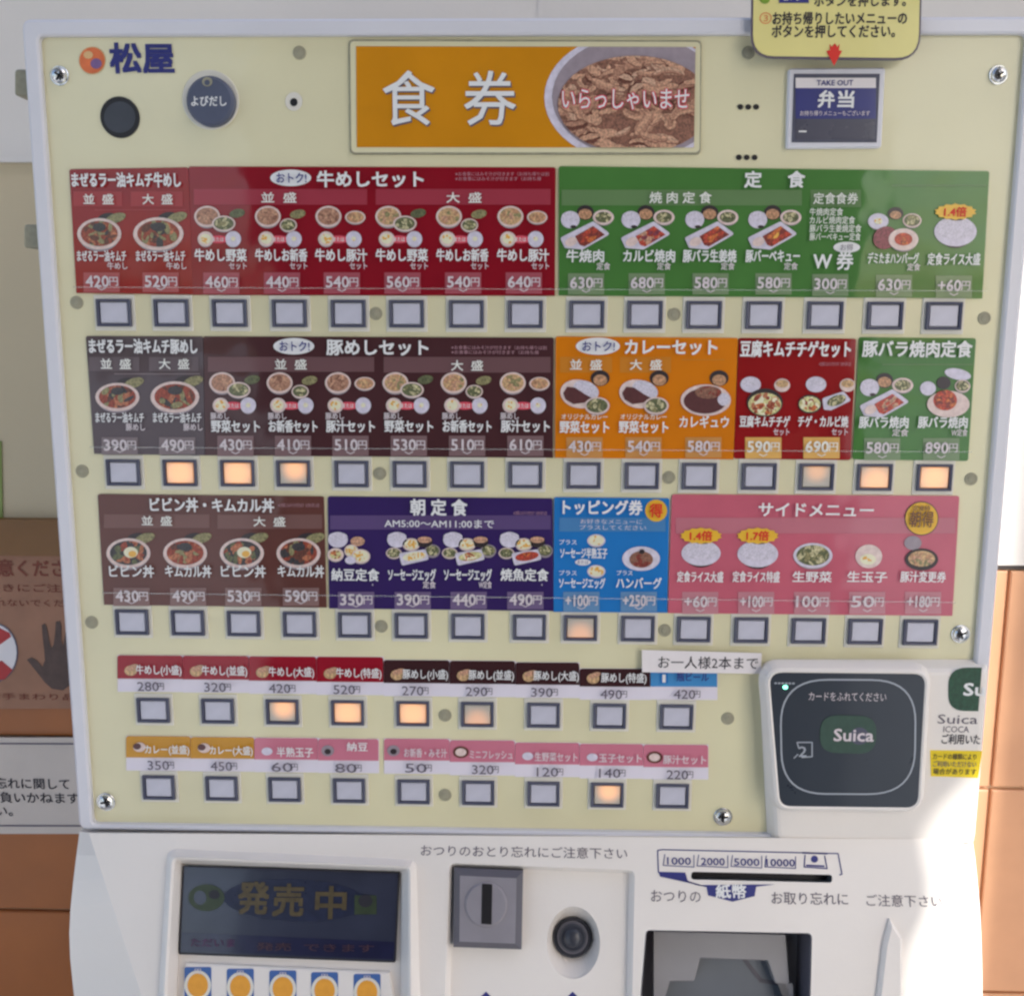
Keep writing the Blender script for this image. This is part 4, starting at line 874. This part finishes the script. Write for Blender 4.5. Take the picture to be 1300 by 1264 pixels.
# banknote return tray
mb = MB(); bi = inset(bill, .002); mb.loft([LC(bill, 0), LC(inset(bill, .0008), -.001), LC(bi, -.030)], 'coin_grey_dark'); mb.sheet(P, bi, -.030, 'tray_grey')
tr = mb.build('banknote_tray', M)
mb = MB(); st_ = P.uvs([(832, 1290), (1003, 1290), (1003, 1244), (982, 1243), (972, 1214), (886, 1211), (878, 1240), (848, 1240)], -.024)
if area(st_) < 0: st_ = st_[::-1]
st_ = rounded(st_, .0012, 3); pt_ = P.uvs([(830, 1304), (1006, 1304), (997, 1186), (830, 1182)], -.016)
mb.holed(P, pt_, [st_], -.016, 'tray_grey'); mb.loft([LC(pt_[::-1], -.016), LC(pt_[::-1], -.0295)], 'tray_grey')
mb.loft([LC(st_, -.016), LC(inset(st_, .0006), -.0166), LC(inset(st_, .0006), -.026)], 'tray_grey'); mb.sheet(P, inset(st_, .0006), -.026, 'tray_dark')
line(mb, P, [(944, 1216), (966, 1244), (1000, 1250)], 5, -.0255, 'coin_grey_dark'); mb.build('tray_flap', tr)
# ridge right of the banknote unit
mb = MB(); rg_ = P.uvs([(1110, 1300), (1147, 1300), (1146, 1190), (1130, 1166), (1122, 1200)], .003)
if area(rg_) < 0: rg_ = rg_[::-1]
mb.prism(P, rg_, 0, .004, 'white_plastic', bevel=.002); mb.build('side_ridge', M)

# ------------------------------------------------------------------ paper strip on the panel and sign above
mb = MB(); mb.prism(PAN, PAN.uvs([(815, 853), (966, 855), (967, 829), (815, 825)], .0045), .0038, .0045, 'paper_white'); ps = mb.build('paper_strip'); tag(ps, 'white paper strip with black note stuck above the blue beer strip', 'paper label')
mb = MB(); text(mb, PAN, 'お一人様2本まで', 899, 841, 15.5, 126, .0048, 'ink_black', 0); mb.build('lettering', ps)
SG = Plane(PAN.pt(*PAN.uv((1063, 20), .010), .010), (1, 0, 0), (0, .05, 1))
oq = rounded(SG.uvs([(953, 74), (1168, 77), (1172, -90), (955, -90)]), [.014, .014, .005, .005], 6)
mb = MB(); mb.prism(SG, oq, -.0012, 0, 'ink_grey'); sgn = mb.build('instruction_sign'); tag(sgn, 'yellow rounded instruction sign with red arrow hanging over the top edge of the machine', 'sign')
mb = MB(); mb.sheet(SG, inset(oq, .0011), .0003, 'sign_yellow'); mb.build('sign_face', sgn)
lines(sgn, SG, ('③', 972, 23, 16, 15, .0006, 'logo_orange', 0), ('お持ち帰りしたいメニューの', 1066, 23.5, 16, 170, .0006, 'ink_black', .018), ('ボタンを押してください。', 1058, 40, 16, 156, .0006, 'ink_black', .018),
      ('ボタンを押します。', 1092, 1, 15, 116, .0006, 'ink_black', .018), ('お持ち帰りのお客様へ', 1062, -60, 16, 170, .0006, 'ink_black', .018))
mb = MB(); ell(mb, SG, 971, -2, 7, 7, .0006, 'sign_green'); mb.build('green_dot', sgn)
mb = MB(); quad(mb, SG, 989, -14, 1027, 4, .0006, 'ink_navy')
text(mb, SG, 'まず', 1008, -5, 12, 26, .0008, 'ink_white', .02); mb.build('blue_badge', sgn); mb = MB()
poly(mb, SG, [(1053, 56), (1056, 60), (1060, 55), (1063, 60), (1066, 56), (1065, 64), (1069, 65), (1059, 84), (1049, 65), (1054, 64)], .0009, 'ink_red')
mb.build('red_arrow', sgn)
# ------------------------------------------------------------------ unseen boards added behind the viewer to block sun and darken reflections
CY = -1.7
def tos(p, e): t = (CY+e-p.y)/TO_SUN.y; q = p+TO_SUN*t; return (q.x, q.z)
FP = Plane((0, CY, 0), (-1, 0, 0), (0, 0, 1))
pm = [tos(CON.pt(*CON.uv(p)), .05) for p in ((1158, 1264), (1166, 1205), (1184, 1172), (1192, 1120), (1184, 1080))] + [tos(PAN.pt(*PAN.uv(p, .011), .011), .05) for p in ((1186, 1046), (1246, 962))]
pw = [tos(WAL.pt(*WAL.uv(p)), -.05) for p in ((1232, 1264), (1298, 900))]
mb = MB(); xa = pm[0][0]; xw = pw[0][0]; zl = tos(Vector((.47, WALL_Y, 1.60)), 0)[1]
lst = [(-3.0, 2.35), (xa, 2.35)] + pm + [(pm[-1][0]+.10, pm[-1][1]+.12), (xa+.28, pm[-1][1]+.25), (xa+.34, zl), (xw-.002, zl), (xw-.002, 4.6), (-3.0, 4.6)]
mb.holed(FP, [(-a, b) for a, b in lst][::-1], [], .05, 'sun_block_grey'); mb.holed(FP, [(-a, b) for a, b in lst][::-1], [], -.05, 'sun_block_grey')
n_ = len(lst); mb.loft([[FP.pt(-a, b, .05) for a, b in lst], [FP.pt(-a, b, -.05) for a, b in lst]], 'sun_block_grey')
tag(mb.build('sun_block_board'), 'wide unseen board added overhead to block the sun', 'sun blocker')  # added board, its outline cut to shape the sun patch on the machine
mb = MB(); mb.box((xw, CY-.05, 0), (xw+1.6, CY+.05, 4.6), 'sun_block_grey'); tag(mb.build('sun_block_slab'), 'plain unseen slab added to block the sun on the right wall', 'pillar')  # added slab, placed to end the sun strip on the right wall

dr = thing('reflection_panel', 'unseen dark panel added behind the viewer to darken reflections', 'dark panel', (0, -1.62, 0))  # added panel, stands in for the viewer's dark reflection in the cards
mb = MB(); mb.box((-.62, -1.64, 0), (.70, -1.60, 2.3), 'reflect_dark'); mb.build('panel_leaf', dr)
mb = MB(); mb.box((.58, -1.60, .9), (.61, -1.555, 1.25), 'chrome'); mb.build('panel_handle', dr)
